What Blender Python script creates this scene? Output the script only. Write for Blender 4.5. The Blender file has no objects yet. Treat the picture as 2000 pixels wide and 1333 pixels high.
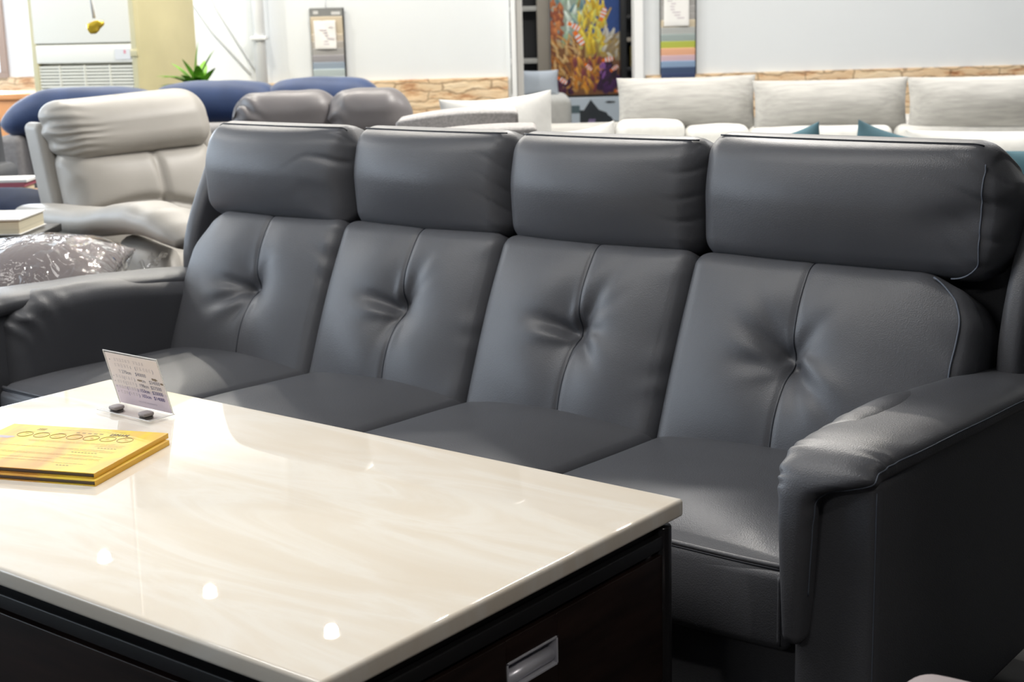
import bpy, math, random
import numpy as np
from mathutils import Vector, Matrix, noise as mnoise

random.seed(7)
rng = np.random.default_rng(11)
SC = bpy.context.scene
COL = SC.collection
PI = math.pi
YAW = 0.67171            # the shop's back wall stands square to this heading
CY, SY = math.cos(YAW), math.sin(YAW)


def W(r, d, z=0.0):
    """room axes (along the back wall, towards the back wall, up) -> world"""
    return Vector((r * CY - d * SY, r * SY + d * CY, z))


# ------------------------------------------------------------------ materials
def new_mat(name):
    m = bpy.data.materials.new(name)
    m.use_nodes = True
    nt = m.node_tree
    for n in list(nt.nodes):
        nt.nodes.remove(n)
    out = nt.nodes.new('ShaderNodeOutputMaterial')
    b = nt.nodes.new('ShaderNodeBsdfPrincipled')
    nt.links.new(b.outputs[0], out.inputs[0])
    return m, nt, b


def N(nt, typ, **kw):
    n = nt.nodes.new(typ)
    for k, v in kw.items():
        if k in n.inputs.keys():
            n.inputs[k].default_value = v
        else:
            setattr(n, k, v)
    return n


def ramp(nt, stops):
    n = nt.nodes.new('ShaderNodeValToRGB')
    el = n.color_ramp.elements
    while len(el) < len(stops):
        el.new(0.5)
    for e, (p, c) in zip(el, stops):
        e.position = p
        e.color = (*c, 1)
    return n


def mat(name, col, rough=0.6, metal=0.0, spec=0.5, var=0.0, vscale=8.0, bump=0.0, bscale=300.0, bdist=0.001,
        sheen=0.0, coat=0.0, vor=False, stretch=None, emit=None, estr=0.0):
    m, nt, b = new_mat(name)
    b.inputs['Base Color'].default_value = (*col, 1)
    b.inputs['Roughness'].default_value = rough
    b.inputs['Metallic'].default_value = metal
    b.inputs['Specular IOR Level'].default_value = spec
    b.inputs['Sheen Weight'].default_value = sheen
    b.inputs['Sheen Roughness'].default_value = 0.4
    b.inputs['Coat Weight'].default_value = coat
    b.inputs['Coat Roughness'].default_value = 0.05
    tc = N(nt, 'ShaderNodeTexCoord')
    src = tc.outputs['Object']
    if stretch:
        mp = N(nt, 'ShaderNodeMapping')
        mp.inputs['Scale'].default_value = stretch
        nt.links.new(src, mp.inputs[0])
        src = mp.outputs[0]
    if var > 0:
        nz = N(nt, 'ShaderNodeTexNoise', Scale=vscale, Detail=4.0)
        nt.links.new(src, nz.inputs['Vector'])
        lo = tuple(max(0, c * (1 - var)) for c in col)
        hi = tuple(min(1, c * (1 + var)) for c in col)
        rp = ramp(nt, [(0.3, lo), (0.7, hi)])
        nt.links.new(nz.outputs['Fac'], rp.inputs[0])
        nt.links.new(rp.outputs[0], b.inputs['Base Color'])
    if bump > 0:
        if vor:
            t = N(nt, 'ShaderNodeTexVoronoi', Scale=bscale)
            o = t.outputs['Distance']
        else:
            t = N(nt, 'ShaderNodeTexNoise', Scale=bscale, Detail=3.0)
            o = t.outputs['Fac']
        nt.links.new(src, t.inputs['Vector'])
        bp = N(nt, 'ShaderNodeBump', Strength=bump, Distance=bdist)
        nt.links.new(o, bp.inputs['Height'])
        nt.links.new(bp.outputs[0], b.inputs['Normal'])
    if emit:
        b.inputs['Emission Color'].default_value = (*emit, 1)
        b.inputs['Emission Strength'].default_value = estr
    return m


M = {}
M['leather'] = mat('slate_leather', (0.104, 0.107, 0.119), 0.43, spec=0.5, var=0.06, vscale=5, bump=0.35, bscale=420, bdist=0.0007, vor=True)
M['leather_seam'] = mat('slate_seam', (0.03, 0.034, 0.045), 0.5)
M['thread'] = mat('grey_thread', (0.13, 0.15, 0.19), 0.6)
M['sofa_dark'] = mat('sofa_underside', (0.02, 0.02, 0.022), 0.8)
M['taupe'] = mat('taupe_leather', (0.385, 0.365, 0.335), 0.45, var=0.05, bump=0.15, bscale=300, vor=True)
M['navy'] = mat('navy_fabric', (0.026, 0.050, 0.13), 0.6, var=0.15, vscale=10, bump=0.2, bscale=250, sheen=0.3)
M['grey_blue'] = mat('grey_blue_fabric', (0.075, 0.09, 0.12), 0.7, bump=0.2)
M['grey_fabric'] = mat('grey_weave', (0.26, 0.25, 0.25), 0.85, var=0.12, vscale=60, bump=0.3, bscale=400)
M['dark_grey'] = mat('dark_grey_leather', (0.15, 0.14, 0.145), 0.42, var=0.08, bump=0.15, bscale=300, vor=True)
M['light_fabric'] = mat('light_grey_tweed', (0.44, 0.42, 0.41), 0.9, var=0.2, vscale=120, bump=0.4, bscale=300)
M['linen'] = mat('beige_linen', (0.38, 0.372, 0.352), 0.9, var=0.14, vscale=22, bump=0.35, bscale=250, stretch=(0.35, 2.5, 3.0))
M['cream_linen'] = mat('cream_linen', (0.60, 0.595, 0.57), 0.9, var=0.06, vscale=25, bump=0.3, bscale=250)
M['teal'] = mat('teal_fabric', (0.045, 0.11, 0.14), 0.8, var=0.1, bump=0.3, bscale=300)
M['blue_grey'] = mat('pale_blue_fabric', (0.50, 0.55, 0.62), 0.85, bump=0.2)
M['charcoal'] = mat('charcoal_fabric', (0.085, 0.09, 0.10), 0.75, var=0.1, bump=0.2)
M['wall'] = mat('white_paint', (0.735, 0.765, 0.785), 0.6, var=0.01, vscale=2, bump=0.03, bscale=90)
M['dim_wall'] = mat('low_bounce_wall', (0.10, 0.10, 0.105), 0.8)  # unseen right and front walls, made dark to bounce little light
M['ceil'] = mat('ceiling_paint', (0.84, 0.84, 0.82), 0.8)
M['white'] = mat('white_plastic', (0.82, 0.83, 0.83), 0.4)
M['jamb'] = mat('jamb_grey', (0.52, 0.51, 0.49), 0.5)
M['wood'] = mat('espresso_wood', (0.017, 0.009, 0.007), 0.38, spec=0.35, var=0.5, vscale=6, stretch=(1, 1, 8), bump=0.06, bscale=90)
M['black'] = mat('black_laminate', (0.010, 0.010, 0.011), 0.45)
M['post'] = mat('glossy_black_post', (0.014, 0.013, 0.014), 0.22)
M['chrome'] = mat('chrome', (0.72, 0.72, 0.78), 0.32, metal=0.35)
M['tan_wood'] = mat('tan_wood', (0.46, 0.27, 0.12), 0.45, var=0.2, vscale=5, stretch=(8, 1, 1))
M['orange_wood'] = mat('orange_wood', (0.72, 0.33, 0.13), 0.5, var=0.1)
M['brown_frame'] = mat('brown_frame', (0.36, 0.27, 0.22), 0.5)
M['ac_front'] = mat('ivory_enamel', (0.96, 0.93, 0.82), 0.5)
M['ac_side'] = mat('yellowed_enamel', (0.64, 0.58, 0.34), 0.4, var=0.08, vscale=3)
M['ac_slat'] = mat('grille_ivory', (0.84, 0.82, 0.70), 0.5)
M['ac_gap'] = mat('grille_dark', (0.16, 0.15, 0.12), 0.7)
M['gold'] = mat('gold_foil', (0.95, 0.66, 0.06), 0.25, metal=0.45)
M['cord'] = mat('white_cord', (0.85, 0.85, 0.82), 0.6)
M['pipe'] = mat('pvc_pipe', (0.74, 0.76, 0.78), 0.4)
M['cable'] = mat('pale_cable', (0.74, 0.76, 0.76), 0.6)
M['leaf'] = mat('leaf_green', (0.16, 0.36, 0.035), 0.45, var=0.5, vscale=9)
M['leaf_dark'] = mat('leaf_dark', (0.045, 0.15, 0.02), 0.45, var=0.4, vscale=9)
M['stem'] = mat('cane', (0.25, 0.2, 0.1), 0.7)
M['pot'] = mat('pot_clay', (0.5, 0.48, 0.45), 0.5)
M['paper'] = mat('paper', (0.83, 0.82, 0.80), 0.7)
M['page'] = mat('page_edges', (0.72, 0.66, 0.50), 0.8, var=0.15, vscale=3, stretch=(1, 1, 300))
M['pink'] = mat('pink_cover', (0.42, 0.12, 0.16), 0.5)
M['yellow_side'] = mat('yellow_board', (0.80, 0.46, 0.03), 0.4)
M['folder_in'] = mat('folder_inside', (0.16, 0.13, 0.11), 0.7)
M['ink'] = mat('folder_ink', (0.20, 0.15, 0.05), 0.6)
M['ink_faint'] = mat('folder_faint_ink', (0.40, 0.29, 0.09), 0.6)
M['ink_dark'] = mat('folder_dark_ink', (0.16, 0.12, 0.05), 0.6)
M['ink_grey'] = mat('grey_print', (0.56, 0.50, 0.54), 0.7)
M['ink_blue'] = mat('blue_print', (0.10, 0.09, 0.30), 0.7)
M['ink_mid'] = mat('slate_print', (0.27, 0.26, 0.36), 0.7)
M['ink_brown'] = mat('brown_scribble', (0.22, 0.15, 0.09), 0.8)
M['navy_dark'] = mat('deep_navy_fabric', (0.012, 0.024, 0.066), 0.8, var=0.15, vscale=10, bump=0.2, bscale=250)
M['lilac_flap'] = mat('lilac_flap_paper', (0.80, 0.70, 0.80), 0.6)
M['sign_paper'] = mat('lilac_paper', (0.92, 0.83, 0.84), 0.6)
M['rubber'] = mat('grey_rubber', (0.33, 0.30, 0.30), 0.6, var=0.1, vscale=300)
M['rubber_black'] = mat('black_rubber', (0.02, 0.02, 0.02), 0.6)
M['header'] = mat('grey_card', (0.20, 0.205, 0.205), 0.5)
M['header_ink'] = mat('pale_print', (0.55, 0.55, 0.55), 0.6)
M['shelf_white'] = mat('shelf_pale', (0.42, 0.41, 0.38), 0.5)
M['shelf_dark'] = mat('shelf_dark_back', (0.03, 0.03, 0.033), 0.6)
M['shelf_black'] = mat('shelf_black', (0.008, 0.008, 0.009), 0.4)
M['shelf_tan'] = mat('shelf_tan', (0.33, 0.29, 0.24), 0.5)
M['ochre'] = mat('ochre_goods', (0.28, 0.22, 0.06), 0.6)
M['board_pale'] = mat('board_pale_print', (0.60, 0.68, 0.76), 0.35)
M['board_dark'] = mat('board_dark_print', (0.035, 0.042, 0.05), 0.35)
M['board_teal'] = mat('board_slate_print', (0.11, 0.16, 0.18), 0.35)
M['board_lilac'] = mat('board_lilac_print', (0.27, 0.21, 0.38), 0.4)
M['floor'] = mat('floor_vinyl', (0.032, 0.032, 0.033), 0.75, spec=0.15, var=0.15, vscale=3)
M['mauve'] = mat('mauve_leather', (0.30, 0.25, 0.255), 0.6, bump=0.15, bscale=300, vor=True)


def make_marble():
    m, nt, b = new_mat('cream_marble')
    tc = N(nt, 'ShaderNodeTexCoord')
    mp = N(nt, 'ShaderNodeMapping')
    mp.inputs['Rotation'].default_value = (0, 0, 0.62)
    mp.inputs['Scale'].default_value = (0.9, 4.2, 1.0)
    nt.links.new(tc.outputs['Object'], mp.inputs[0])
    n1 = N(nt, 'ShaderNodeTexNoise', Scale=2.2, Detail=6.0, Roughness=0.55, Distortion=0.8)
    nt.links.new(mp.outputs[0], n1.inputs['Vector'])
    r1 = ramp(nt, [(0.30, (0.80, 0.715, 0.595)), (0.46, (0.825, 0.755, 0.65)), (0.55, (0.86, 0.81, 0.725)), (0.62, (0.825, 0.755, 0.65)), (0.8, (0.79, 0.70, 0.575))])
    nt.links.new(n1.outputs['Fac'], r1.inputs[0])
    nt.links.new(r1.outputs[0], b.inputs['Base Color'])
    b.inputs['Roughness'].default_value = 0.008
    b.inputs['Specular IOR Level'].default_value = 0.55
    return m


def make_stone():
    m, nt, b = new_mat('ledge_stone')
    tc = N(nt, 'ShaderNodeTexCoord')
    sep = N(nt, 'ShaderNodeSeparateXYZ')
    nt.links.new(tc.outputs['Object'], sep.inputs[0])
    cmb = N(nt, 'ShaderNodeCombineXYZ')
    nt.links.new(sep.outputs['X'], cmb.inputs['X'])
    nt.links.new(sep.outputs['Z'], cmb.inputs['Y'])
    nzd = N(nt, 'ShaderNodeTexNoise', Scale=9.0, Detail=2.0)
    nt.links.new(cmb.outputs[0], nzd.inputs['Vector'])
    mixv = N(nt, 'ShaderNodeMixRGB')
    mixv.inputs[0].default_value = 0.075
    nt.links.new(cmb.outputs[0], mixv.inputs[1])
    nt.links.new(nzd.outputs['Color'], mixv.inputs[2])
    br = N(nt, 'ShaderNodeTexBrick', Scale=1.0)
    br.inputs['Brick Width'].default_value = 0.46
    br.inputs['Row Height'].default_value = 0.050
    br.inputs['Mortar Size'].default_value = 0.006
    br.inputs['Mortar Smooth'].default_value = 0.4
    br.offset = 0.37
    br.squash = 0.6
    br.squash_frequency = 3
    br.inputs['Color1'].default_value = (0.95, 0.85, 0.70, 1)
    br.inputs['Color2'].default_value = (0.88, 0.70, 0.52, 1)
    br.inputs['Mortar'].default_value = (0.40, 0.29, 0.19, 1)
    nt.links.new(mixv.outputs[0], br.inputs['Vector'])
    mp = N(nt, 'ShaderNodeMapping')
    mp.inputs['Scale'].default_value = (4.0, 14.0, 1)
    nt.links.new(cmb.outputs[0], mp.inputs[0])
    nz = N(nt, 'ShaderNodeTexNoise', Scale=1.3, Detail=5.0, Roughness=0.65)
    nt.links.new(mp.outputs[0], nz.inputs['Vector'])
    rp = ramp(nt, [(0.30, (0.36, 0.17, 0.08)), (0.38, (0.62, 0.40, 0.25)), (0.46, (0.82, 0.68, 0.50)), (0.68, (0.90, 0.81, 0.66))])
    nt.links.new(nz.outputs['Fac'], rp.inputs[0])
    mx = N(nt, 'ShaderNodeMixRGB', blend_type='MULTIPLY')
    mx.inputs[0].default_value = 0.8
    nt.links.new(rp.outputs[0], mx.inputs[1])
    nt.links.new(br.outputs['Color'], mx.inputs[2])
    nt.links.new(mx.outputs[0], b.inputs['Base Color'])
    b.inputs['Roughness'].default_value = 0.8
    bp = N(nt, 'ShaderNodeBump', Strength=0.8, Distance=0.02)
    nt.links.new(nz.outputs['Fac'], bp.inputs['Height'])
    nt.links.new(bp.outputs[0], b.inputs['Normal'])
    return m


def make_film():
    """thin crinkled clear wrapping film"""
    m = bpy.data.materials.new('clear_film')
    m.use_nodes = True
    nt = m.node_tree
    nt.nodes.clear()
    out = nt.nodes.new('ShaderNodeOutputMaterial')
    tr = N(nt, 'ShaderNodeBsdfTransparent')
    gl = N(nt, 'ShaderNodeBsdfGlossy', Roughness=0.06)
    tc = N(nt, 'ShaderNodeTexCoord')
    vo = N(nt, 'ShaderNodeTexVoronoi', feature='DISTANCE_TO_EDGE', Scale=9.0)
    nz = N(nt, 'ShaderNodeTexNoise', Scale=9.0, Detail=3.0, Distortion=1.2)
    nt.links.new(tc.outputs['Object'], nz.inputs['Vector'])
    mv = N(nt, 'ShaderNodeMixRGB')
    mv.inputs[0].default_value = 0.12
    nt.links.new(tc.outputs['Object'], mv.inputs[1])
    nt.links.new(nz.outputs['Color'], mv.inputs[2])
    nt.links.new(mv.outputs[0], vo.inputs['Vector'])
    mn = N(nt, 'ShaderNodeMath', operation='MINIMUM')
    mn.inputs[1].default_value = 0.13
    nt.links.new(vo.outputs['Distance'], mn.inputs[0])
    ad = N(nt, 'ShaderNodeMath', operation='MULTIPLY_ADD')
    ad.inputs[1].default_value = -3.0
    nt.links.new(mn.outputs[0], ad.inputs[0])
    nt.links.new(nz.outputs['Fac'], ad.inputs[2])
    bp = N(nt, 'ShaderNodeBump', Strength=0.9, Distance=0.02)
    nt.links.new(ad.outputs[0], bp.inputs['Height'])
    nt.links.new(bp.outputs[0], gl.inputs['Normal'])
    lw = N(nt, 'ShaderNodeLayerWeight')
    nt.links.new(bp.outputs[0], lw.inputs['Normal'])
    pw = N(nt, 'ShaderNodeMath', operation='POWER')
    pw.inputs[1].default_value = 3.0
    nt.links.new(lw.outputs['Facing'], pw.inputs[0])
    mu = N(nt, 'ShaderNodeMath', operation='MULTIPLY_ADD')
    mu.inputs[1].default_value = 0.8
    mu.inputs[2].default_value = 0.035
    mu.use_clamp = True
    nt.links.new(pw.outputs[0], mu.inputs[0])
    mx = N(nt, 'ShaderNodeMixShader')
    nt.links.new(mu.outputs[0], mx.inputs[0])
    nt.links.new(tr.outputs[0], mx.inputs[1])
    nt.links.new(gl.outputs[0], mx.inputs[2])
    nt.links.new(mx.outputs[0], out.inputs[0])
    return m


def make_acrylic(name, tint=(0.995, 0.995, 0.995), refl=0.10):
    m = bpy.data.materials.new(name)
    m.use_nodes = True
    nt = m.node_tree
    nt.nodes.clear()
    out = nt.nodes.new('ShaderNodeOutputMaterial')
    tr = N(nt, 'ShaderNodeBsdfTransparent')
    tr.inputs[0].default_value = (*tint, 1)
    gl = N(nt, 'ShaderNodeBsdfGlossy', Roughness=0.03)
    lw = N(nt, 'ShaderNodeLayerWeight')
    pw = N(nt, 'ShaderNodeMath', operation='POWER')
    pw.inputs[1].default_value = 5.0
    nt.links.new(lw.outputs['Facing'], pw.inputs[0])
    fr = N(nt, 'ShaderNodeMath', operation='MULTIPLY_ADD')
    fr.inputs[1].default_value = 0.9
    fr.inputs[2].default_value = 0.03
    nt.links.new(pw.outputs[0], fr.inputs[0])
    mx = N(nt, 'ShaderNodeMixShader')
    nt.links.new(fr.outputs[0], mx.inputs[0])
    nt.links.new(tr.outputs[0], mx.inputs[1])
    nt.links.new(gl.outputs[0], mx.inputs[2])
    nt.links.new(mx.outputs[0], out.inputs[0])
    return m


def make_folder_cover():
    m, nt, b = new_mat('yellow_cover')
    tc = N(nt, 'ShaderNodeTexCoord')
    mp = N(nt, 'ShaderNodeMapping')
    mp.inputs['Rotation'].default_value = (0, 0, 0.5)
    mp.inputs['Scale'].default_value = (7, 2.2, 1)
    nt.links.new(tc.outputs['Object'], mp.inputs[0])
    nz = N(nt, 'ShaderNodeTexNoise', Scale=1.6, Detail=3.0, Roughness=0.5, Distortion=0.6)
    nt.links.new(mp.outputs[0], nz.inputs['Vector'])
    rp = ramp(nt, [(0.30, (0.62, 0.30, 0.07)), (0.40, (0.76, 0.47, 0.09)), (0.52, (0.80, 0.61, 0.07)), (0.70, (0.80, 0.52, 0.14))])
    nt.links.new(nz.outputs['Fac'], rp.inputs[0])
    nt.links.new(rp.outputs[0], b.inputs['Base Color'])
    b.inputs['Roughness'].default_value = 0.5
    b.inputs['Specular IOR Level'].default_value = 0.3
    return m


def make_vcol(name, rough=0.4):
    m, nt, b = new_mat(name)
    at = N(nt, 'ShaderNodeVertexColor', layer_name='Col')
    nt.links.new(at.outputs[0], b.inputs['Base Color'])
    b.inputs['Roughness'].default_value = rough
    return m


M['marble'] = make_marble()
M['stone'] = make_stone()
M['film'] = make_film()
M['acrylic'] = make_acrylic('acrylic')
M['glass'] = make_acrylic('window_glass', (0.95, 0.98, 1.0))
M['acrylic_edge'] = mat('acrylic_edge', (0.85, 0.86, 0.87), 0.15)
M['cover'] = make_folder_cover()
M['poster'] = make_vcol('poster_print', 0.25)


# ------------------------------------------------------------------ geometry helpers
def to_mesh(name, v, f, m, smooth=True):
    me = bpy.data.meshes.new(name)
    me.from_pydata([tuple(p) for p in v], [], f)
    me.materials.append(m)
    if smooth:
        me.polygons.foreach_set('use_smooth', [True] * len(me.polygons))
    me.update()
    return me


def join(*parts):
    V, Fc, o = [], [], 0
    for v, f in parts:
        v = [tuple(p) for p in v]
        V += v
        Fc += [tuple(i + o for i in q) for q in f]
        o += len(v)
    return V, Fc


def xf(vf, mtx=None, loc=(0, 0, 0), rot=(0, 0, 0)):
    from mathutils import Euler
    v, f = vf
    if mtx is None:
        mtx = Matrix.Translation(loc) @ Euler(rot).to_matrix().to_4x4()
    a = np.array([[*p, 1.0] for p in v]) @ np.array(mtx).T
    return [tuple(p) for p in a[:, :3]], f


def axis_pos(h, r, n, m, hold=0.0):
    r = min(r, h * 0.999)
    zone = [-(h - r) - r * math.tan(PI / 4 * (1 - i / m)) for i in range(m + 1)]
    mid = [-(h - r) + 2 * (h - r) * (i / n) for i in range(1, n)]
    if hold > 0:
        mid = [-(h - r) + hold] + mid + [(h - r) - hold]
    return np.array(zone + mid + [-z for z in reversed(zone)])


def rbox(hx, hy, hz, r, nx=4, ny=4, nz=2, m=3, disp=None, c=(0, 0, 0), hold=0.0):
    """rounded box centred on c; disp(P, Nrm) may move the points (numpy, local)"""
    xs, ys, zs = axis_pos(hx, r, nx, m, hold), axis_pos(hy, r, ny, m, hold), axis_pos(hz, r, nz, m)
    A, B, D = len(xs) - 1, len(ys) - 1, len(zs) - 1
    idx, pts = {}, []

    def vid(i, j, k):
        key = (i, j, k)
        if key not in idx:
            idx[key] = len(pts)
            pts.append((xs[i], ys[j], zs[k]))
        return idx[key]
    F = []
    for i in range(A):
        for j in range(B):
            F.append((vid(i, j, D), vid(i + 1, j, D), vid(i + 1, j + 1, D), vid(i, j + 1, D)))
            F.append((vid(i, j, 0), vid(i, j + 1, 0), vid(i + 1, j + 1, 0), vid(i + 1, j, 0)))
    for i in range(A):
        for k in range(D):
            F.append((vid(i, 0, k), vid(i + 1, 0, k), vid(i + 1, 0, k + 1), vid(i, 0, k + 1)))
            F.append((vid(i, B, k), vid(i, B, k + 1), vid(i + 1, B, k + 1), vid(i + 1, B, k)))
    for j in range(B):
        for k in range(D):
            F.append((vid(0, j, k), vid(0, j, k + 1), vid(0, j + 1, k + 1), vid(0, j + 1, k)))
            F.append((vid(A, j, k), vid(A, j + 1, k), vid(A, j + 1, k + 1), vid(A, j, k + 1)))
    P = np.array(pts)
    h = np.array([hx, hy, hz])
    rr = min(r, hx * .999, hy * .999, hz * .999)
    Q = np.clip(P, -(h - rr), h - rr)
    d = P - Q
    L = np.linalg.norm(d, axis=1, keepdims=True)
    Nn = d / np.maximum(L, 1e-9)
    P = Q + rr * Nn
    if disp is not None:
        P = disp(P, Nn)
    P = P + np.array(c)
    return [tuple(p) for p in P], F


def box(x0, x1, y0, y1, z0, z1, r=0.004, m=2):
    hx, hy, hz = (x1 - x0) / 2, (y1 - y0) / 2, (z1 - z0) / 2
    r = min(r, hx * .9, hy * .9, hz * .9)
    return rbox(hx, hy, hz, r, 1, 1, 1, m, None, ((x0 + x1) / 2, (y0 + y1) / 2, (z0 + z1) / 2))


def tube(pts, rad, k=8, closed=False):
    P = [Vector(p) for p in pts]
    n = len(P)
    V, F = [], []
    up = None
    for i in range(n):
        a = P[i - 1] if (i > 0 or closed) else P[i]
        b = P[(i + 1) % n] if (i < n - 1 or closed) else P[i]
        t = (b - a)
        t = t.normalized() if t.length > 1e-9 else Vector((0, 0, 1))
        if up is None:
            up = Vector((0, 0, 1)) if abs(t.z) < 0.9 else Vector((1, 0, 0))
        s = t.cross(up).normalized()
        up = s.cross(t).normalized()
        rd = rad[i] if hasattr(rad, '__len__') else rad
        for q in range(k):
            an = 2 * PI * q / k
            V.append(tuple(P[i] + (s * math.cos(an) + up * math.sin(an)) * rd))
    for i in range(n if closed else n - 1):
        for q in range(k):
            a, b = i * k + q, i * k + (q + 1) % k
            c, d = ((i + 1) % n) * k + (q + 1) % k, ((i + 1) % n) * k + q
            F.append((a, b, c, d))
    if not closed:
        F.append(tuple(reversed(range(k))))
        F.append(tuple(range((n - 1) * k, n * k)))
    return V, F


def lathe(prof, k=24, c=(0, 0, 0), ring=False):
    V, F = [], []
    for r, z in prof:
        for q in range(k):
            a = 2 * PI * q / k
            V.append((c[0] + r * math.cos(a), c[1] + r * math.sin(a), c[2] + z))
    for i in range(len(prof) - 1):
        for q in range(k):
            F.append((i * k + q, i * k + (q + 1) % k, (i + 1) * k + (q + 1) % k, (i + 1) * k + q))
    if ring:
        n = len(prof)
        for q in range(k):
            F.append(((n - 1) * k + q, (n - 1) * k + (q + 1) % k, (q + 1) % k, q))
    else:
        F.append(tuple(reversed(range(k))))
        F.append(tuple(range((len(prof) - 1) * k, len(prof) * k)))
    return V, F


def loft(st, K=28, ex=2.6, wr=None):
    """st: (centre, lateral, normal, half_width, half_thick); superellipse rings with domed ends"""
    rings = []

    def ring(c, la, no, a, b, s=1.0, push=None):
        out = []
        for q in range(K):
            t = 2 * PI * q / K
            ct, sn = math.cos(t), math.sin(t)
            x = math.copysign(abs(ct) ** (2 / ex), ct) * a * s
            y = math.copysign(abs(sn) ** (2 / ex), sn) * b * s
            p = Vector(c) + Vector(la) * x + Vector(no) * y
            if push is not None:
                p += push
            out.append(p)
        return out
    c0, c1 = Vector(st[0][0]), Vector(st[1][0])
    cN, cM = Vector(st[-1][0]), Vector(st[-2][0])
    d0, d1 = (c0 - c1).normalized(), (cN - cM).normalized()
    e0, e1 = st[0][4] * 0.6, st[-1][4] * 0.6
    for a in (75, 50, 25):
        rings.append(ring(*st[0], s=math.cos(math.radians(a)), push=d0 * e0 * math.sin(math.radians(a))))
    for s in st:
        rings.append(ring(*s))
    for a in (25, 50, 75):
        rings.append(ring(*st[-1], s=math.cos(math.radians(a)), push=d1 * e1 * math.sin(math.radians(a))))
    V, F = [], []
    for i, rg in enumerate(rings):
        for q, p in enumerate(rg):
            if wr:
                p = wr(i - 3, q, p)
            V.append(tuple(p))
    n = len(rings)
    for i in range(n - 1):
        for q in range(K):
            F.append((i * K + q, i * K + (q + 1) % K, (i + 1) * K + (q + 1) % K, (i + 1) * K + q))
    F.append(tuple(reversed(range(K))))
    F.append(tuple(range((n - 1) * K, n * K)))
    return V, F


def resample(st, n):
    """smoothly interpolate loft stations given as plain tuples of floats"""
    A = np.array(st, float)
    t = np.arange(len(A))
    T = np.linspace(0, len(A) - 1, n)
    out = []
    for x in T:
        i = int(min(max(math.floor(x), 0), len(A) - 2))
        u = x - i
        p0, p1, p2, p3 = A[max(i - 1, 0)], A[i], A[i + 1], A[min(i + 2, len(A) - 1)]
        out.append(0.5 * ((2 * p1) + (-p0 + p2) * u + (2 * p0 - 5 * p1 + 4 * p2 - p3) * u * u + (-p0 + 3 * p1 - 3 * p2 + p3) * u ** 3))
    return np.array(out)


def pillow(w, h, t, n=26, corner=0.06, wr=0.004, seed=0, ex=0.55):
    """a stuffed cushion standing in the XZ plane, centre at its base middle"""
    V, F, idx = [], [], {}
    for s in (1, -1):
        for i in range(n + 1):
            for j in range(n + 1):
                u, v = -1 + 2 * i / n, -1 + 2 * j / n
                u, v = math.sin(u * PI / 2), math.sin(v * PI / 2)
                edge = i in (0, n) or j in (0, n)
                if edge and s == -1:
                    continue
                x = w / 2 * u * (1 - corner * (1 - v * v))
                z = h / 2 * v * (1 - corner * 1.3 * (1 - u * u))
                th = t / 2 * ((1 - u * u) * (1 - v * v)) ** ex
                nn = mnoise.noise(Vector((x * 9 + seed, z * 9, s * 3.0))) * wr
                nn += mnoise.noise(Vector((x * 30 + seed, z * 30, s * 3.0))) * wr * 0.35 * (abs(u) ** 4 + abs(v) ** 4)
                y = -s * (th + (0 if edge else nn))
                idx[(s, i, j)] = len(V)
                if edge:
                    idx[(-1, i, j)] = len(V)
                V.append((x, y, z + h / 2))
    for s in (1, -1):
        for i in range(n):
            for j in range(n):
                q = (idx[(s, i, j)], idx[(s, i + 1, j)], idx[(s, i + 1, j + 1)], idx[(s, i, j + 1)])
                F.append(q if s == 1 else tuple(reversed(q)))
    return V, F


# ------------------------------------------------------------------ scene-graph helpers
def tag(o, label, cat, group=None):
    o['label'] = label
    o['category'] = cat
    if group:
        o['group'] = group
    return o


def link(name, vf, m, loc=(0, 0, 0), rotz=0.0, smooth=True):
    o = bpy.data.objects.new(name, to_mesh(name, vf[0], vf[1], m, smooth))
    COL.objects.link(o)
    o.location = loc
    o.rotation_euler = (0, 0, rotz)
    return o


def thing(name, label, cat, loc=(0, 0, 0), rotz=0.0, group=None):
    o = bpy.data.objects.new(name, None)
    o.empty_display_size = 0.1
    COL.objects.link(o)
    o.location = loc
    o.rotation_euler = (0, 0, rotz)
    return tag(o, label, cat, group)


def part(name, vf, m, parent, smooth=True, off=None, label=None):
    """a child in its thing's own axes (off: world offset to take away)"""
    v, f = vf
    if off is not None:
        v = [(p[0] - off[0], p[1] - off[1], p[2] - off[2]) for p in v]
    o = bpy.data.objects.new(name, to_mesh(name, v, f, m, smooth))
    COL.objects.link(o)
    o.parent = parent
    if label:
        o['label'] = label
    return o


def struct(name, vf, m, loc=(0, 0, 0), rotz=0.0, parent=None, smooth=False):
    o = link(name, vf, m, loc, rotz, smooth)
    if parent:
        o.parent = parent
    else:
        o['kind'] = 'structure'
    return o


def dup(o, loc, rotz, label, group=None):
    c = o.copy()
    COL.objects.link(c)
    c.location = loc
    c.rotation_euler = (0, 0, rotz)
    c['label'] = label
    for ch in o.children:
        d = ch.copy()
        COL.objects.link(d)
        d.parent = c
        for g in ch.children:
            e = g.copy()
            COL.objects.link(e)
            e.parent = d
    return c


def text_vf(body, size, extrude=0.0):
    cu = bpy.data.curves.new('txt', 'FONT')
    cu.body = body
    cu.size = size
    cu.resolution_u = 3
    cu.extrude = extrude
    ob = bpy.data.objects.new('txt', cu)
    COL.objects.link(ob)
    bpy.context.view_layer.update()
    me = bpy.data.meshes.new_from_object(ob.evaluated_get(bpy.context.evaluated_depsgraph_get()))
    v = [tuple(p.co) for p in me.vertices]
    f = [tuple(p.vertices) for p in me.polygons]
    bpy.data.objects.remove(ob)
    bpy.data.curves.remove(cu)
    bpy.data.meshes.remove(me)
    return v, f


def ss(a, b, x):
    t = np.clip((x - a) / (b - a), 0, 1)
    return t * t * (3 - 2 * t)


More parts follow.
